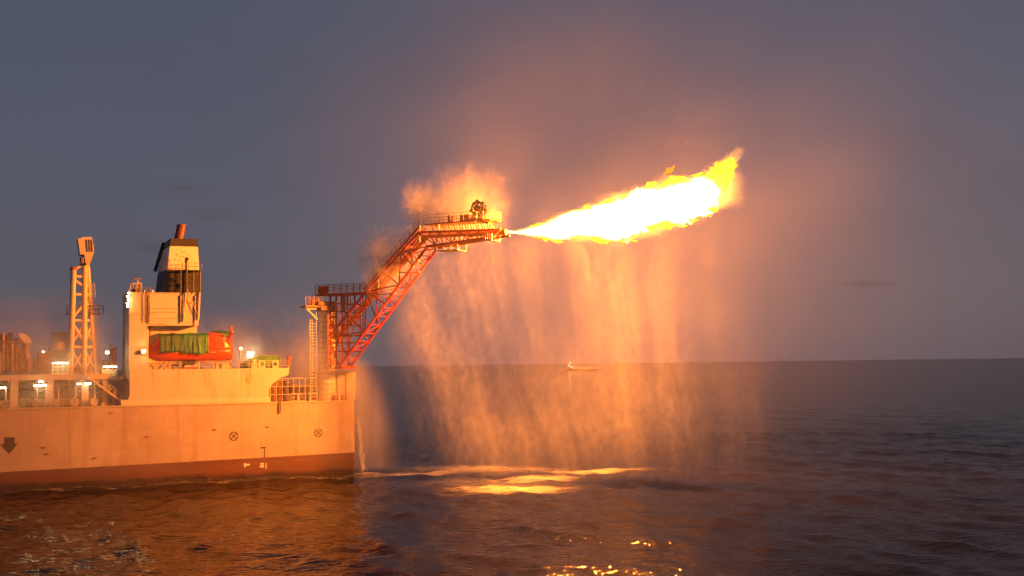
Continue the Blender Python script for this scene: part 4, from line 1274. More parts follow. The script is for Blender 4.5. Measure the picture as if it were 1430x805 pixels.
mb.tube(off(B(468, 436), -HW), off(B(476, 470), -HW), 0.08).tube(off(B(476, 436), HW), off(B(468, 470), HW), 0.08).tube(off(B(468, 470), -HW), off(B(478, 505), -HW), 0.09)
mb.build('base_bracing', M['red'], bm)
# hanging tubes between platform and lower chord
mb = MB()
for u, v1 in ((490, 440), (497, 445), (504, 430), (511, 470), (515, 463)):
    mb.tube(off(B(u, 409), -HW), off(B(u, v1), -HW), 0.07, 6)
mb.build('hanger', M['red'], bm)

# upper service platform
Q0, Q1 = B(600, 314.5), B(692, 311)
zq = Q0.z
mb = MB().box((Q0.x, -1.5, zq - .14), (Q1.x, 1.5, zq)); sp_ = mb.build('service_platform', M['rust'], bm)
mb = MB()
for q in (-1.45, 1.45): mb.rail([(Q0.x, q, zq), (Q1.x, q, zq)], 1.15, 1.0, 0.045, 2)
mb.rail([(Q1.x, -1.45, zq), (Q1.x, 1.45, zq)], 1.15, 1.0, 0.045, 2); mb.build('service_railing', M['cream'], sp_)
mb = MB()
for u in np.arange(606, 690, 7.5):
    p = B(u, 0).x; zc = U2.z + (T1.z - U2.z) * (p - U2.x) / (T1.x - U2.x)
    for q in (-1.2, 1.2): mb.tube((p, q, zq - .14), (p + 0.3, q * .8, zc), 0.06, 6)
mb.build('platform_strut', M['red'], sp_)
MB().box((B(644, 0).x, -0.9, zq + .003), (B(656, 0).x, 0.4, zq + 0.95)).build('ignition_cabinet', M['rust'], sp_)
MB().box((B(625, 0).x, -0.5, zq + .003), (B(628, 0).x, 0.4, zq + 1.05)).build('valve_box', M['rust'], sp_)
MB().bar((B(672, 310).x, -1.65, B(672, 309.5).z), (B(692, 313).x, -1.65, B(692, 313.5).z), 0.3, 0.3).build('yellow_bumper', M['yellow'], sp_)
# hose reel / burner guard wheel
wc = B(668, 291.5, -0.3)
mb = MB()
for q in (-0.5, 0.5):
    mb.ring((wc.x, q, wc.z), 0.98, 0.2, 'y', 22, 0.14)
    for k in range(6):
        a_ = PI * k / 6 + 0.2; d = Vector((math.cos(a_), 0, math.sin(a_))) * 0.9
        mb.tube(Vector((wc.x, q - .05, wc.z)) - d, Vector((wc.x, q - .05, wc.z)) + d, 0.055, 6)
for k in range(11):
    a_ = 2 * PI * k / 11; rr = 0.98 + 0.12 * math.sin(k * 2.3); mb.ball((wc.x + math.cos(a_) * rr, -0.1 + 0.4 * math.sin(k * 4), wc.z + math.sin(a_) * rr * 0.95), 0.27, 6)
mb.tube((wc.x, -0.6, wc.z), (wc.x, 0.6, wc.z), 0.42, 12); hr_ = mb.build('hose_reel', M['dark'], bm)
mb = MB()
for dx in (-.7, .7):
    mb.tube((wc.x + dx, -0.6, zq), (wc.x + dx * .2, -0.6, wc.z), 0.08, 6); mb.tube((wc.x + dx, 0.6, zq), (wc.x + dx * .2, 0.6, wc.z), 0.08, 6)
mb.box((B(657, 0).x, -1, zq + .003), (B(676, 0).x, 1, zq + .35)); mb.build('reel_stand', M['rust'], hr_)
# lower hanging cradle platforms
for u0, u1, v0, v1 in ((609, 638.5, 343.5, 350.5), (677, 686.5, 327, 335.5)):
    a, b = B(u0, v1, -1.4), B(u1, v1 - (1.6 if u0 < 650 else 0.5), -1.4); mb = MB()
    h = B(u0, v0, -1.4).z - a.z
    for q in (-1.3, 1.0): mb.bar((a.x, q, a.z), (b.x, q, b.z), 0.10, 0.12).tube((a.x, q, a.z + h), (b.x, q, b.z + h), 0.05, 6)
    for k in range(4):
        p = Vector((a.x, -1.3, a.z)).lerp(Vector((b.x, -1.3, b.z)), k / 3); mb.tube(p, p + Vector((0, 0, h)), 0.05, 6); mb.tube(p + Vector((0, 2.3, 0)), p + Vector((0, 2.3, h + .3)), 0.05, 6)
    mb.bar((a.x, -.15, a.z - .03), (b.x, -.15, b.z - .03), 2.3, 0.04); mb.build('hanging_cradle', M['cream'], bm)
# bent hand posts on lower chord
mb = MB().path([B(573.5, 345, -1.4), B(576, 360, -1.4), B(578, 374, -1.4)], 0.07, 6).path([B(582.5, 352, -1.4), B(584.5, 358, -1.4), B(584.5, 366, -1.4)], 0.07, 6)
mb.tube(B(556, 381, -1.3), B(586, 380, -1.3), 0.10, 6).tube(B(521, 412, -1.3), B(552, 410, -1.3), 0.10, 6); mb.build('hand_post', M['cream'], bm)
# spray poles
for u, v0, v1 in ((586.5, 338, 291), (613, 326, 297), (528.5, 408, 358), (664, 312, 304)):
    a, b = B(u, v0, -0.9), B(u, v1, -0.9); mb = MB().tube(a, b, 0.065, 6).ball(b, 0.14, 6).tube(b - Vector((.25, 0, 0)), b + Vector((.25, 0, 0)), 0.05, 6)
    mb.build('spray_pole', M['cream'], bm)
# burner pipes
MB().tube(B(655, 329), B(705, 324.5), 0.24, 12).tube(B(698, 325.2), B(707, 324.3), 0.36, 12, 0.42).build('burner_pipe', M['brown'], bm)
MB().tube(B(640, 340, -.3), B(712, 329.3, -.3), 0.15, 10).build('pilot_pipe', M['brown'], bm)

# ================================================================== THE FLAME
pu = [708, 712, 721, 737, 755, 783, 809, 835, 856, 876, 887, 910, 933, 950, 962, 969, 978, 990, 998, 1003, 1006]
up = [322.5, 322.0, 323, 318, 314, 301, 293.5, 284.5, 280.5, 275, 265, 260, 256, 253, 252, 246, 244, 246, 250, 257, 264]
lo = [325.5, 326.5, 327, 330, 332.5, 337, 332, 335, 337.5, 335, 327.5, 317, 312.5, 314, 310, 305, 303, 299, 290, 280, 267]
NS, NA = 330, 110
mb = MB(); rings = []
prof = []
for i in range(NS):
    u = 708 + (1006 - 708) * (i / (NS - 1))
    a = float(np.interp(u, pu, up)); b = float(np.interp(u, pu, lo))
    A_, B_ = B(u, a), B(u, b); prof.append((A_.x, (A_.z + B_.z) / 2, (A_.z - B_.z) / 2))
for i, (x, zc, r) in enumerate(prof):
    ring_ = []; t = i / (NS - 1)
    for k in range(NA):
        th = 2 * PI * k / NA; c, s_ = math.cos(th), math.sin(th)
        p = Vector((x * 0.55, c * r * 0.9, s_ * r + zc))
        d = mn.fractal(p * 0.45, 1.0, 2.0, 3) * 0.34 + mn.fractal(p * 1.5, 0.9, 2.1, 4) * 0.24 + mn.fractal(p * 4.0, 0.8, 2.1, 3) * 0.13 - 0.07
        d *= min(1, t * 3.5)
        rr = r * 0.89 * (1.0 + d)
        dxn = mn.noise(p * 0.9 + Vector((31, 0, 0))) * 0.9 * min(1, t * 2) * min(1, (1 - t) * 8)
        ring_.append((x + dxn, c * rr * 0.95, zc + s_ * rr))
    rings.append(ring_)
mb.loft(rings)


def fire_mat(name, core, rim, power, patch=1.0, scale=0.9, cut=-1.0, hue=(1.0, 0.34, 0.085)):
    """burning gas: gives off light, hides nothing; thin and cooler towards the glancing rim, with cooler patches"""
    m, nt, out = new_mat(name)
    x, y, z = coords(nt)
    lw = nt.nodes.new('ShaderNodeLayerWeight'); lw.inputs[0].default_value = 0.5
    fac = 1.0 - E(nt, lw.outputs['Facing'])
    n = noise_tex(nt, vec(nt, x * 0.6, y, z), scale, 5, 0.65)
    thick = (fac * 1.15 + (n - 0.5) * patch)
    st_ = (thick.lin(0.12, 0.95) ** power) * core + rim
    em = nt.nodes.new('ShaderNodeEmission'); em.inputs[0].default_value = (*hue, 1)
    nt.links.new(st_.k, em.inputs[1])
    tr_ = nt.nodes.new('ShaderNodeBsdfTransparent')
    if cut > -1:                                     # sooty outer licks: they also dim what lies behind
        ad = nt.nodes.new('ShaderNodeMixShader'); nt.links.new(thick.sstep(cut, cut + 0.45).k, ad.inputs[0])
        nt.links.new(tr_.outputs[0], ad.inputs[1]); nt.links.new(em.outputs[0], ad.inputs[2])
    else:
        ad = nt.nodes.new('ShaderNodeAddShader')
        nt.links.new(tr_.outputs[0], ad.inputs[0]); nt.links.new(em.outputs[0], ad.inputs[1])
    nt.links.new(ad.outputs[0], out.inputs[0])
    m.cycles.emission_sampling = 'NONE'
    return m


flame = thing('flame', 'long roaring white hot flame streaming from the tip of the flare boom', 'flame', (prof[0][0], 0, prof[0][1]), frame=BOOM)
mb.build('flame_core', fire_mat('fire_core', 6.5, 0.35, 1.9, 0.8, 0.9), flame, smooth=True)


def tongue(pts, name, mat, seed, amp=0.45):
    """pts: (u, v, radius px)"""
    P = [(B(u, v), r_ * 0.093) for u, v, r_ in pts]; rings = []
    n = 80
    for i in range(n):
        t = i / (n - 1) * (len(P) - 1); k = min(int(t), len(P) - 2); f = t - k
        c = P[k][0].lerp(P[k + 1][0], f); r = P[k][1] * (1 - f) + P[k + 1][1] * f
        d = (P[k + 1][0] - P[k][0]).normalized(); s_ = Vector((0, 1, 0)); w = d.cross(s_)
        rg = []
        for j in range(56):
            th = 2 * PI * j / 56; q = c + s_ * (math.cos(th) * r) + w * (math.sin(th) * r)
            dd_ = 1 + mn.fractal(q * 1.0 + Vector((seed, seed, 0)), 0.9, 2, 3) * amp * 1.3 + mn.fractal(q * 3.2 + Vector((seed, 0, 0)), 0.8, 2, 3) * amp * 0.35
            rg.append(c + s_ * (math.cos(th) * r * dd_) + w * (math.sin(th) * r * dd_))
        rings.append(rg)
    return MB().loft(rings).build(name, mat, flame, smooth=True)


fy = fire_mat('fire_yellow', 2.2, 0.95, 1.3, 1.5, 1.6, 0.02, (1.0, 0.40, 0.022))
fo = fire_mat('fire_orange', 0.9, 0.5, 1.2, 3.0, 1.3, 0.40, (1.0, 0.26, 0.02))
tongue([(985, 250, 3), (1003, 246, 12), (1012, 236, 13), (1019, 228, 9), (1023, 220, 2)], 'flame_tongue', fy, 1.0)
tongue([(1012, 268, 1), (1014, 256, 6), (1016, 244, 7), (1018, 236, 2)], 'flame_tongue', fy, 8.0)
tongue([(925, 258, 1), (937, 253, 6), (948, 250, 5), (957, 248, 1)], 'flame_tongue', fy, 3.0)
tongue([(920, 313, 1), (928, 315, 5), (936, 317, 4), (942, 314, 1)], 'flame_tongue', fy, 5.0)
tongue([(815, 330, 1), (826, 333, 4), (840, 335, 5), (858, 336, 1)], 'flame_tongue', fy, 6.0)
tongue([(900, 263, 1), (906, 259, 4), (912, 257, 3), (917, 255, 1)], 'flame_tongue', fy, 11.0)
tongue([(926, 244, 1), (933, 240, 4), (938, 236, 3), (942, 232, 1)], 'flame_tongue', fo, 13.0, 0.7)

rl = random.Random(12)
for k in range(64):
    u = rl.uniform(745, 1000); top_ = rl.random() < 0.55
    v = float(np.interp(u, pu, up if top_ else lo)) + rl.uniform(-1.5, 1.5)
    L_ = rl.uniform(3, 10); h_ = rl.uniform(0.9, 2.7); s_ = -1 if top_ else 1
    tongue([(u - L_, v + 1.5 * (1 if top_ else -1), h_ * .4), (u, v, h_), (u + L_ * .7, v + s_ * rl.uniform(0.0, 3), h_ * .8), (u + L_ * 1.4, v + s_ * rl.uniform(0, 5) - 2, 0.3)], 'flame_lick', fy if rl.random() < 0.75 else fo, 20.0 + k, 0.6)
tA, tC = B(1001, 250), B(1031, 213)
tip = MB(); tip.box((tA.x - 2.2, -2.4, tA.z - 2.4), (tC.x + 1.8, 2.4, tC.z + 2.2))
m, nt, out = new_mat('curling_flame_tip')
x, y, z = coords(nt)
fb = BASE[flame.name]
px_, pz_ = x + (fb.x - tA.x), z + (fb.z - tA.z)
ex_, ez_ = tC.x - tA.x, tC.z - tA.z; ll = ex_ * ex_ + ez_ * ez_
tt = ((px_ * ex_ + pz_ * ez_) * (1.0 / ll)).max(0.0).min(1.0)
ax_, az_ = px_ - tt * ex_, pz_ - tt * ez_
n_ = noise_tex(nt, vec(nt, x, y, z), 0.95, 6, 0.70, 1.2)
d_ = (ax_ * ax_ + az_ * az_ + y * y).sqrt() / tt.lin(0.0, 1.0, 1.45, 0.75) + (n_ - 0.5) * 3.2
gas = d_.sstep(1.15, 0.45)
pv = nt.nodes.new('ShaderNodeVolumePrincipled'); pv.inputs['Density'].default_value = 0.0
pv.inputs['Emission Color'].default_value = (1.0, 0.34, 0.022, 1)
nt.links.new((gas * tt.lin(0.0, 1.0, 2.2, 0.45)).k, pv.inputs['Emission Strength'])
nt.links.new(pv.outputs[0], out.inputs['Volume'])
m.cycles.volume_step_rate = 0.3
tip.build('burning_gas', m, flame)
PX = np.array([p[0] for p in prof]); TT = (PX - PX[0]) / (PX[-1] - PX[0])
cz_ = np.polyfit(TT, [p[1] for p in prof], 3); cr_ = np.polyfit(TT, [p[2] for p in prof], 4)
hm = MB(); rings = []
for i in range(0, 27):
    t = -0.03 + 1.16 * i / 26; x_ = PX[0] + t * (PX[-1] - PX[0]); zc_ = float(np.polyval(cz_, min(t, 1.1))); r_ = max(0.5, float(np.polyval(cr_, min(max(t, 0.0), 0.97)))) * 2.1 + 0.5
    rings.append([(x_, math.cos(a_) * r_, zc_ + math.sin(a_) * r_) for a_ in np.linspace(0, 2 * PI, 20, endpoint=False)])
hm.loft(rings)
m, nt, out = new_mat('thin_burning_gas')
x, y, z = coords(nt)
t_ = ((x + BASE[flame.name].x) - float(PX[0])) * (1.0 / float(PX[-1] - PX[0]))
zc_ = t_ * float(cz_[0]) + float(cz_[1]); zc_ = zc_ * t_ + float(cz_[2]); zc_ = zc_ * t_ + float(cz_[3])
tc = t_.max(0.0).min(0.96)
r_ = tc * float(cr_[0]) + float(cr_[1])
for k in (2, 3, 4): r_ = r_ * tc + float(cr_[k])
r_ = r_.max(0.25)
dz = z + BASE[flame.name].z - zc_
d_ = (y * y + dz * dz).sqrt() / r_
n_ = noise_tex(nt, vec(nt, x * 0.45, y, z), 0.75, 6, 0.68, 0.6)
d_ = d_ + (n_ - 0.5) * 1.9
gas = d_.sstep(1.32, 0.70) * t_.sstep(-0.02, 0.04) * t_.sstep(1.11, 0.98)
pv = nt.nodes.new('ShaderNodeVolumePrincipled'); pv.inputs['Density'].default_value = 0.0
pv.inputs['Emission Color'].default_value = (1.0, 0.33, 0.028, 1)
nt.links.new((gas * 1.15).k, pv.inputs['Emission Strength'])
nt.links.new(pv.outputs[0], out.inputs['Volume'])
m.cycles.volume_step_rate = 0.12
hm.build('burning_gas', m, flame)
for u, v, e in ((770, 318, 0.34), (840, 305, 0.32), (905, 287, 0.22), (970, 270, 0.12)):
    fl_ = bpy.data.lights.new('flame_light', 'POINT'); fl_.energy = 8.6e5 * e; fl_.color = FIRE; fl_.shadow_soft_size = 0.35
    fo_ = bpy.data.objects.new('flame_light', fl_); col.objects.link(fo_); fo_.location = BOOM.world(B(u, v))

# ================================================================== SPRAY AND MIST


def volume_obj(name, frame, lo_, hi_, shape, label, cat, density, aniso=0.3, step=1.0, group=None, colr=(0.95, 0.95, 0.95)):
    mb = MB()
    c = [(lo_[i] + hi_[i]) / 2 for i in range(3)]
    if shape == 'box': mb.box(lo_, hi_)
    else:
        rx, ry, rz = [(hi_[i] - lo_[i]) / 2 for i in range(3)]; rings = []
        for k in range(1, 14):
            t = PI * k / 14; rings.append([(c[0] + rx * math.sin(t) * math.cos(2 * PI * i / 24), c[1] + ry * math.sin(t) * math.sin(2 * PI * i / 24), c[2] - rz * math.cos(t)) for i in range(24)])
        mb.loft(rings)
    m, nt, out = new_mat(name + '_water_mist')
    x, y, z = coords(nt)
    d = density(nt, x, y, z)
    v = nt.nodes.new('ShaderNodeVolumePrincipled')
    v.inputs['Color'].default_value = (*colr, 1); v.inputs['Anisotropy'].default_value = aniso
    nt.links.new(d.k, v.inputs['Density'])
    nt.links.new(v.outputs[0], out.inputs['Volume'])
    m.cycles.volume_step_rate = step
    m.cycles.homogeneous_volume = False
    o = mb.build(name, m, frame=frame, base=(0, 0, 0))
    return tag(o, label, cat, group, 'stuff')


pc = {k: B(*k) for k in ((545, 400), (580, 500), (640, 640), (1050, 450), (860, 330), (605, 345), (705, 330))}


def curtain(nt, x, y, z):
    zt = 30.0
    t = (1.0 - z / zt).max(0.0)
    k = (x / 52.0).lin(0.0, 1.0, 17.0, 2.5)
    warp = noise_tex(nt, vec(nt, x * 0.07, y * 0.10, z * 0.060), 1.0, 3, 0.55)
    xp = x - k * (t ** 1.25) + (warp - 0.5) * 7.0
    grain = noise_tex(nt, vec(nt, x * 1.3, y * 0.9, z * 0.75), 1.0, 1, 0.7)
    st_ = noise_tex(nt, vec(nt, xp * 0.30, y * 0.24, z * 0.024), 1.0, 6, 0.70)
    lo_ = noise_tex(nt, vec(nt, xp * 0.115 + 3.7, y * 0.10, z * 0.022), 1.0, 2, 0.5)
    puff = noise_tex(nt, vec(nt, x * 0.30, y * 0.25, z * 0.17), 1.0, 5, 0.66, 0.8)
    d = st_.sstep(0.34, 0.72, 0.06, 1.0) * lo_.sstep(0.33, 0.66, 0.38, 1.0) * puff.sstep(0.30, 0.66, 0.45, 1.10)
    left = xp.sstep(3.0, 12.0); right = x.sstep(66.0, 40.0)
    spread = 2.0 + t * 3.4
    q = (y - 3.0) / spread
    cross = (q * q * -1.0).exp()
    ztop = x.lin(7.0, 15.0, 15.5, 33.0)
    top = (ztop - z).sstep(-1.0, 4.0)
    bottom = z.sstep(-0.5, 7.0, 0.30, 1.0)
    lead = x.sstep(42.0, 18.0, 0.36, 0.95)
    hot = (x.lin(20.0, 52.0, 31.0, 38.0) - z).lin(0.0, 29.0, 0.16, 1.0)
    hot = (hot ** 2.0).max(x.lin(19.0, 34.0, 0.78, 0.06))
    return d * left * right * cross * top * bottom * lead * hot * grain.sstep(0.30, 0.68, 0.45, 1.45) * 0.30


volume_obj('spray_curtain', BOOM, (4, -6, 0.25), (67, 12, 34), 'box', 'wide curtain of glowing water spray falling from the boom to the sea below the flame', 'water spray', curtain, 0.3, 0.34)


def burst(cx, cz, rx, rz, amt, sharp, seed, nz=None, cy=0.0):
    def f(nt, x, y, z):
        X, Y, Z_ = (x - cx) / rx, (y - cy) / min(rx, 3.9), (z - cz) / rz
        r2 = (X * X + Y * Y + Z_ * Z_).sqrt()
        env = r2.sstep(1.0, 0.0)
        n = noise_tex(nt, vec(nt, x * 0.42 + seed, y * 0.42, z * 0.30), 1.0, 6, 0.70, 0.8)
        d = (env ** 0.8) * (n + env * 0.30).sstep(sharp + 0.16, sharp + 0.62)
        if nz:
            ax, az = nz
            dx, dz = x - ax, z - az
            ang = dz.atan2(dx)
            rad = (dx * dx + dz * dz).sqrt()
            jets = noise_tex(nt, vec(nt, ang * 3.2 + seed, rad * 0.12, y * 0.8), 1.0, 3, 0.6).sstep(0.40, 0.66, 0.22, 1.0)
            d = d * jets
        return d * amt
    return f


def bx(u, v): p = B(u, v); return p.x, p.z


c1 = bx(628, 282)
volume_obj('spray_plume', BOOM, (c1[0] - 10.5, -0.9, c1[1] - 7.4), (c1[0] + 10.5, 6.9, c1[1] + 7.4), 'ball', 'large glowing plume of spray billowing over the burner platform', 'water spray',
           burst(c1[0], c1[1], 10.5, 7.4, 0.38, 0.28, 1.0, bx(605, 292), 3.0), 0.3, 0.5)
c2 = bx(587, 287)
volume_obj('spray_plume', BOOM, (c2[0] - 4.0, -3.2, c2[1] - 4.6), (c2[0] + 4.0, 3.2, c2[1] + 4.6), 'ball', 'small fan of spray around the tall pole left of the burner platform', 'water spray',
           burst(c2[0], c2[1], 4.0, 4.6, 1.0, 0.26, 5.0, bx(586.5, 291)), 0.3, 0.5)
c3 = bx(536, 368)
volume_obj('spray_plume', BOOM, (c3[0] - 5.8, -3.9, c3[1] - 7.6), (c3[0] + 5.8, 3.9, c3[1] + 7.6), 'ball', 'faint fan of spray over the middle of the sloping boom', 'water spray',
           burst(c3[0], c3[1], 5.8, 7.6, 0.9, 0.26, 9.0, bx(528.5, 358)), 0.3, 0.5)


def boom_mist(nt, x, y, z):
    zc = x.lin(float(U1.x), float(U2.x), float(U1.z), float(U2.z))
    hz = z - zc
    n = noise_tex(nt, vec(nt, x * 0.30 + z * 0.12, y * 0.3, z * 0.22 - x * 0.10), 1.0, 5, 0.66, 0.7)
    env = hz.sstep(-2.5, 0.8) * hz.sstep(8.5, 0.0) * x.sstep(float(U1.x) - 1.0, float(U1.x) + 2.5) * x.sstep(float(T1.x) - 0.5, float(T1.x) - 8.5)
    q = (y - 2.6) / 2.4
    return env * (q * q * -1.0).exp() * (n + env * 0.10).sstep(0.34, 0.74) * 0.36


volume_obj('boom_mist', BOOM, (U1.x - 1, -2.2, U1.z - 2.5), (T1.x - 0.4, 7.2, U2.z + 8.6), 'box', 'thin mist drifting up along the upper side of the flare boom', 'mist', boom_mist, 0.3, 0.4)


def stern_spray(nt, x, y, z):
    # falls from the stern corner, arching outwards (ship coordinates)
    X = x - 1.6
    zt = 16.8
    t = (1.0 - z / zt).max(0.0)
    n = noise_tex(nt, vec(nt, x * 0.5, y * 0.5, z * 0.10), 1.0, 4, 0.6)
    edge = (t + 0.02).sqrt() * 6.0 + 0.6
    env = x.sstep(-1.5, 1.2) * (edge + 1.0 - x).sstep(-0.3, 4.2) * (zt - z).sstep(-0.3, 2.5)
    q = (y - 3.0) / 3.6
    return env * (q * q * -1.0).exp() * n.sstep(0.28, 0.62, 0.3, 1.0) * z.sstep(0.0, 9.0, 0.4, 1.0) * 0.21


volume_obj('stern_spray', SHIP, (-1.4, -4, 0.25), (9.8, 9.5, 17.5), 'box', 'smooth arching veil of spray falling beside the square stern corner', 'water spray', stern_spray, 0.3, 0.3)


def deck_mist(nt, x, y, z):
    n = noise_tex(nt, vec(nt, x * 0.20, y * 0.18, z * 0.16), 1.0, 4, 0.6, 0.6)
    jets = noise_tex(nt, vec(nt, x * 0.55 + z * 0.10, y * 0.3, z * 0.07), 1.0, 3, 0.6)
    env = x.sstep(-26.0, -20.0) * x.sstep(0.5, -3.5) * z.sstep(25.0, 15.0) * z.sstep(9.0, 11.0)
    return env * (n * 0.55 + jets * 0.45 + z.lin(10.0, 24.0, 0.12, -0.06)).sstep(0.40, 0.70) * 0.18


volume_obj('deck_mist', SHIP, (-26, 6, 10.3), (0.5, 26, 25), 'box', 'drifting mist glowing over the poop and mooring deck behind the lifeboat', 'mist', deck_mist, 0.3, 0.5)


def foot_mist(nt, x, y, z):
    n = noise_tex(nt, vec(nt, x * 0.35, y * 0.3, z * 0.28), 1.0, 4, 0.6, 0.6)
    env = x.sstep(-9.5, -5.5) * x.sstep(1.8, -0.8) * z.sstep(22.5, 12.6) * z.sstep(9.6, 11.0) * y.sstep(-2.2, -0.2)
    return env * n.sstep(0.30, 0.60, 0.15, 1.0) * 0.11


volume_obj('foot_mist', SHIP, (-9.5, -2.2, 10.2), (1.8, 5, 22.5), 'box', 'bright mist wrapping the boom foot and the stern deckhouse', 'mist', foot_mist, 0.3, 0.5)


def module_mist(nt, x, y, z):
    n = noise_tex(nt, vec(nt, x * 0.20, y * 0.2, z * 0.12), 1.0, 4, 0.6, 0.5)
    env = x.sstep(-31.5, -36.0) * z.sstep(26.5, 12.0) * z.sstep(9.0, 11.0)
    return env * n.sstep(0.34, 0.66, 0.25, 1.0) * 0.12


volume_obj('module_mist', SHIP, (-60, -1.0, 10.2), (-31.5, 24, 26.5), 'box', 'orange mist hanging over the process modules and the lattice mast foot', 'mist', module_mist, 0.3, 0.6)

def ship_mist(nt, x, y, z):
    n = noise_tex(nt, vec(nt, x * 0.07, y * 0.07, z * 0.08), 1.0, 3, 0.6)
    env = x.sstep(4.0, -8.0) * y.sstep(-17.0, -9.0) * y.sstep(-0.3, -3.0) * z.sstep(27.0, 8.0) * z.sstep(0.2, 3.0, 0.4, 1.0)
    return env * n.sstep(0.28, 0.68, 0.4, 1.3) * 0.0085


volume_obj('ship_mist', SHIP, (-64, -17, 0.3), (4, -0.3, 27), 'box', 'faint orange mist drifting along the near side of the ship', 'mist', ship_mist, 0.3, 0.5)

fc = B(880, 292)


def flare_mist(nt, x, y, z):
    X, Y, Z_ = (x - (fc.x - 4)) / 82.0, y / 46.0, (z - (fc.z + 3)) / 56.0
    r = (X * X + Y * Y + Z_ * Z_).sqrt()
    n = noise_tex(nt, vec(nt, x * 0.045, y * 0.045, z * 0.05), 1.0, 3, 0.55)
    n2 = noise_tex(nt, vec(nt, x * 0.022 + 4.0, y * 0.022, z * 0.026 - x * 0.012), 1.0, 4, 0.6)
    return r.sstep(1.0, 0.1) * r.sstep(0.03, 0.34, 0.06, 1.0) * n.sstep(0.30, 0.70, 0.6, 1.2) * n2.sstep(0.36, 0.60, 0.25, 1.60) * 0.00095


volume_obj('flare_mist', BOOM, (fc.x - 4 - 82, -46, 0.3), (fc.x - 4 + 82, 46, fc.z + 58), 'box', 'thin glowing mist spreading through the air around the flame', 'mist', flare_mist, 0.55, 0.5)

# overboard water jet at the stern: real falling strands of water
mb = MB(); rj = random.Random(3)
for k in range(260):
    t = rj.random(); z = 7.6 * (1 - t); x = 0.35 + 0.9 * math.sqrt(t) + rj.gauss(0, 0.10 + 0.14 * t); y = 1.0 + rj.gauss(0, 0.2 + 0.15 * t)
    l = rj.uniform(0.25, 0.8); mb.tube((x, y, z + l * .5), (x + 0.05, y, z - l * .5), rj.uniform(0.008, 0.024), 4)
m, nt, out = new_mat('falling_water')
b_ = nt.nodes.new('ShaderNodeBsdfPrincipled'); b_.inputs['Base Color'].default_value = (0.75, 0.76, 0.78, 1); b_.inputs['Roughness'].default_value = 0.3
nt.links.new(b_.outputs[0], out.inputs[0])
tag(mb.build('water_jet', m), 'thin stream of water falling from the stern corner into the sea', 'water jet', kind='stuff')

# ================================================================== DISTANT SHIP
far = Frame((0, 0), 0)
DY = 2600.0
fp_ = far.at(797, 505, DY); fs = DY / F_PX
ds = thing('distant_ship', 'tiny lit ship on the horizon seen through the spray curtain', 'ship', (fp_.x, DY, 0), frame=far)
hx0, hx1 = far.at(785, 505, DY).x, far.at(836, 505, DY).x
MB().prism([(hx0, 2.6), (hx0 + 3, 0), (hx1 - 4, 0), (hx1, 3.4)], DY, DY + 14).build('hull', M['dark'], ds)
MB().box((fp_.x - 6, DY + 2, 3), (fp_.x + 3, DY + 12, 10)).box((fp_.x - 4, DY + 3, 10), (fp_.x + 1, DY + 10, 15)).tube((fp_.x - 2, DY + 5, 15), (fp_.x - 2, DY + 5, 24), 0.6).build('superstructure', M['grey'], ds)
gm = glow('ship_light', (1.0, 0.75, 0.4), 2.2)
mb = MB()
for dx, z, r_ in ((-4, 11, 1.6), (-1, 16, 1.6), (0, 8, 1.4), (4, 6, 1.1)): mb.ball((fp_.x + dx, DY - 1, z), r_, 5)
for x in np.linspace(fp_.x + 10, hx1 - 3, 9): mb.ball((x, DY - 1, 3.5 + 2 * rj.random()), 0.7, 4)
mb.build('ship_lamp', gm, ds)

# ================================================================== SKY AND LIGHT
w = bpy.data.worlds.new('World'); sc.world = w; w.use_nodes = True
nt = w.node_tree
for n in list(nt.nodes): nt.nodes.remove(n)
out = nt.nodes.new('ShaderNodeOutputWorld'); bg = nt.nodes.new('ShaderNodeBackground')
sk = nt.nodes.new('ShaderNodeTexSky'); sk.sky_type = 'NISHITA'; sk.sun_disc = False
SUN_EL, SUN_ROT = R(6), R(215)
sk.sun_elevation = SUN_EL; sk.sun_rotation = SUN_ROT
sk.air_density = 1.0; sk.dust_density = 1.0; sk.ozone_density = 3.0
hs = nt.nodes.new('ShaderNodeHueSaturation'); hs.inputs['Saturation'].default_value = 0.5
nt.links.new(sk.outputs[0], hs.inputs['Color'])
gx, gy, gz = coords(nt, 'Generated')
low_sky = mixc(nt, gx.sstep(-0.40, 0.40), (1.22, 1.10, 1.46), (1.50, 1.20, 1.44))
high_sky = mixc(nt, gx.sstep(-0.40, 0.40), (0.80, 0.94, 1.46), (0.98, 0.95, 1.40))
dusk = mixc(nt, gz.sstep(-0.02, 0.33), low_sky, high_sky)
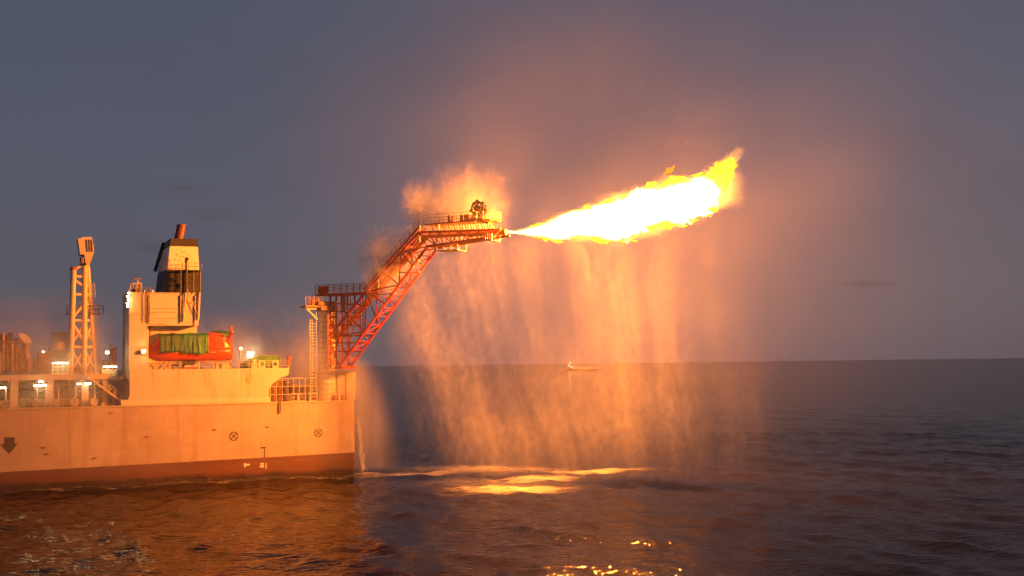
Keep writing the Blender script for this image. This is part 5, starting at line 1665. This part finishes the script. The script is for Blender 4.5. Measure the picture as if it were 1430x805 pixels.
dusk = mixc(nt, 0.12, dusk, hs.outputs[0])
cn = noise_tex(nt, vec(nt, gx * 14.0, gy * 14.0, gz * 40.0), 1.0, 5, 0.62, 0.5)
wide = noise_tex(nt, vec(nt, gx * 3.0, gy * 3.0, gz * 7.0), 1.0, 4, 0.6, 0.3)
cl = wide.sstep(0.40, 0.72) * 0.20
for u, v, a_, b_, k_ in ((252, 265, 0.030, 0.010, 0.55), (205, 345, 0.035, 0.009, 0.40), (1206, 397, 0.026, 0.004, 0.55), (290, 298, 0.03, 0.008, 0.3), (120, 360, 0.05, 0.012, 0.25)):
    d_ = ray(u, v)
    X_, Z_ = (gx - d_.x) / a_, (gz - d_.z + (cn - 0.5) * 0.010) / b_
    cl = cl.max((X_ * X_ + Z_ * Z_).sqrt().sstep(1.3, 0.0) * cn.sstep(0.30, 0.62) * k_ * gy.sstep(0.0, 0.2))
cc = mixc(nt, cl, dusk, (1.0, 0.72, 0.80))
nt.links.new(cc, bg.inputs[0]); bg.inputs[1].default_value = 0.086
nt.links.new(bg.outputs[0], out.inputs[0])
sl = bpy.data.lights.new('sun', 'SUN'); sl.energy = 0.03; sl.angle = R(10); sl.color = (1, 0.85, 0.75)
so = bpy.data.objects.new('sun', sl); col.objects.link(so)
sd = Vector((math.sin(SUN_ROT) * math.cos(R(6)), math.cos(SUN_ROT) * math.cos(R(6)), math.sin(R(6))))
so.rotation_euler = sd.to_track_quat('Z', 'Y').to_euler()

sc.view_settings.view_transform = 'Standard'; sc.view_settings.look = 'None'
sc.view_settings.exposure = 0; sc.view_settings.gamma = 1
sc.cycles.use_denoising = True
sc.cycles.max_bounces = 6; sc.cycles.diffuse_bounces = 2; sc.cycles.glossy_bounces = 3
sc.cycles.transparent_max_bounces = 12; sc.cycles.volume_bounces = 1
sc.cycles.sample_clamp_indirect = 12.0
sc.cycles.volume_max_steps = 256
sc.cycles.use_adaptive_sampling = True; sc.cycles.adaptive_threshold = 0.05; sc.cycles.adaptive_min_samples = 16
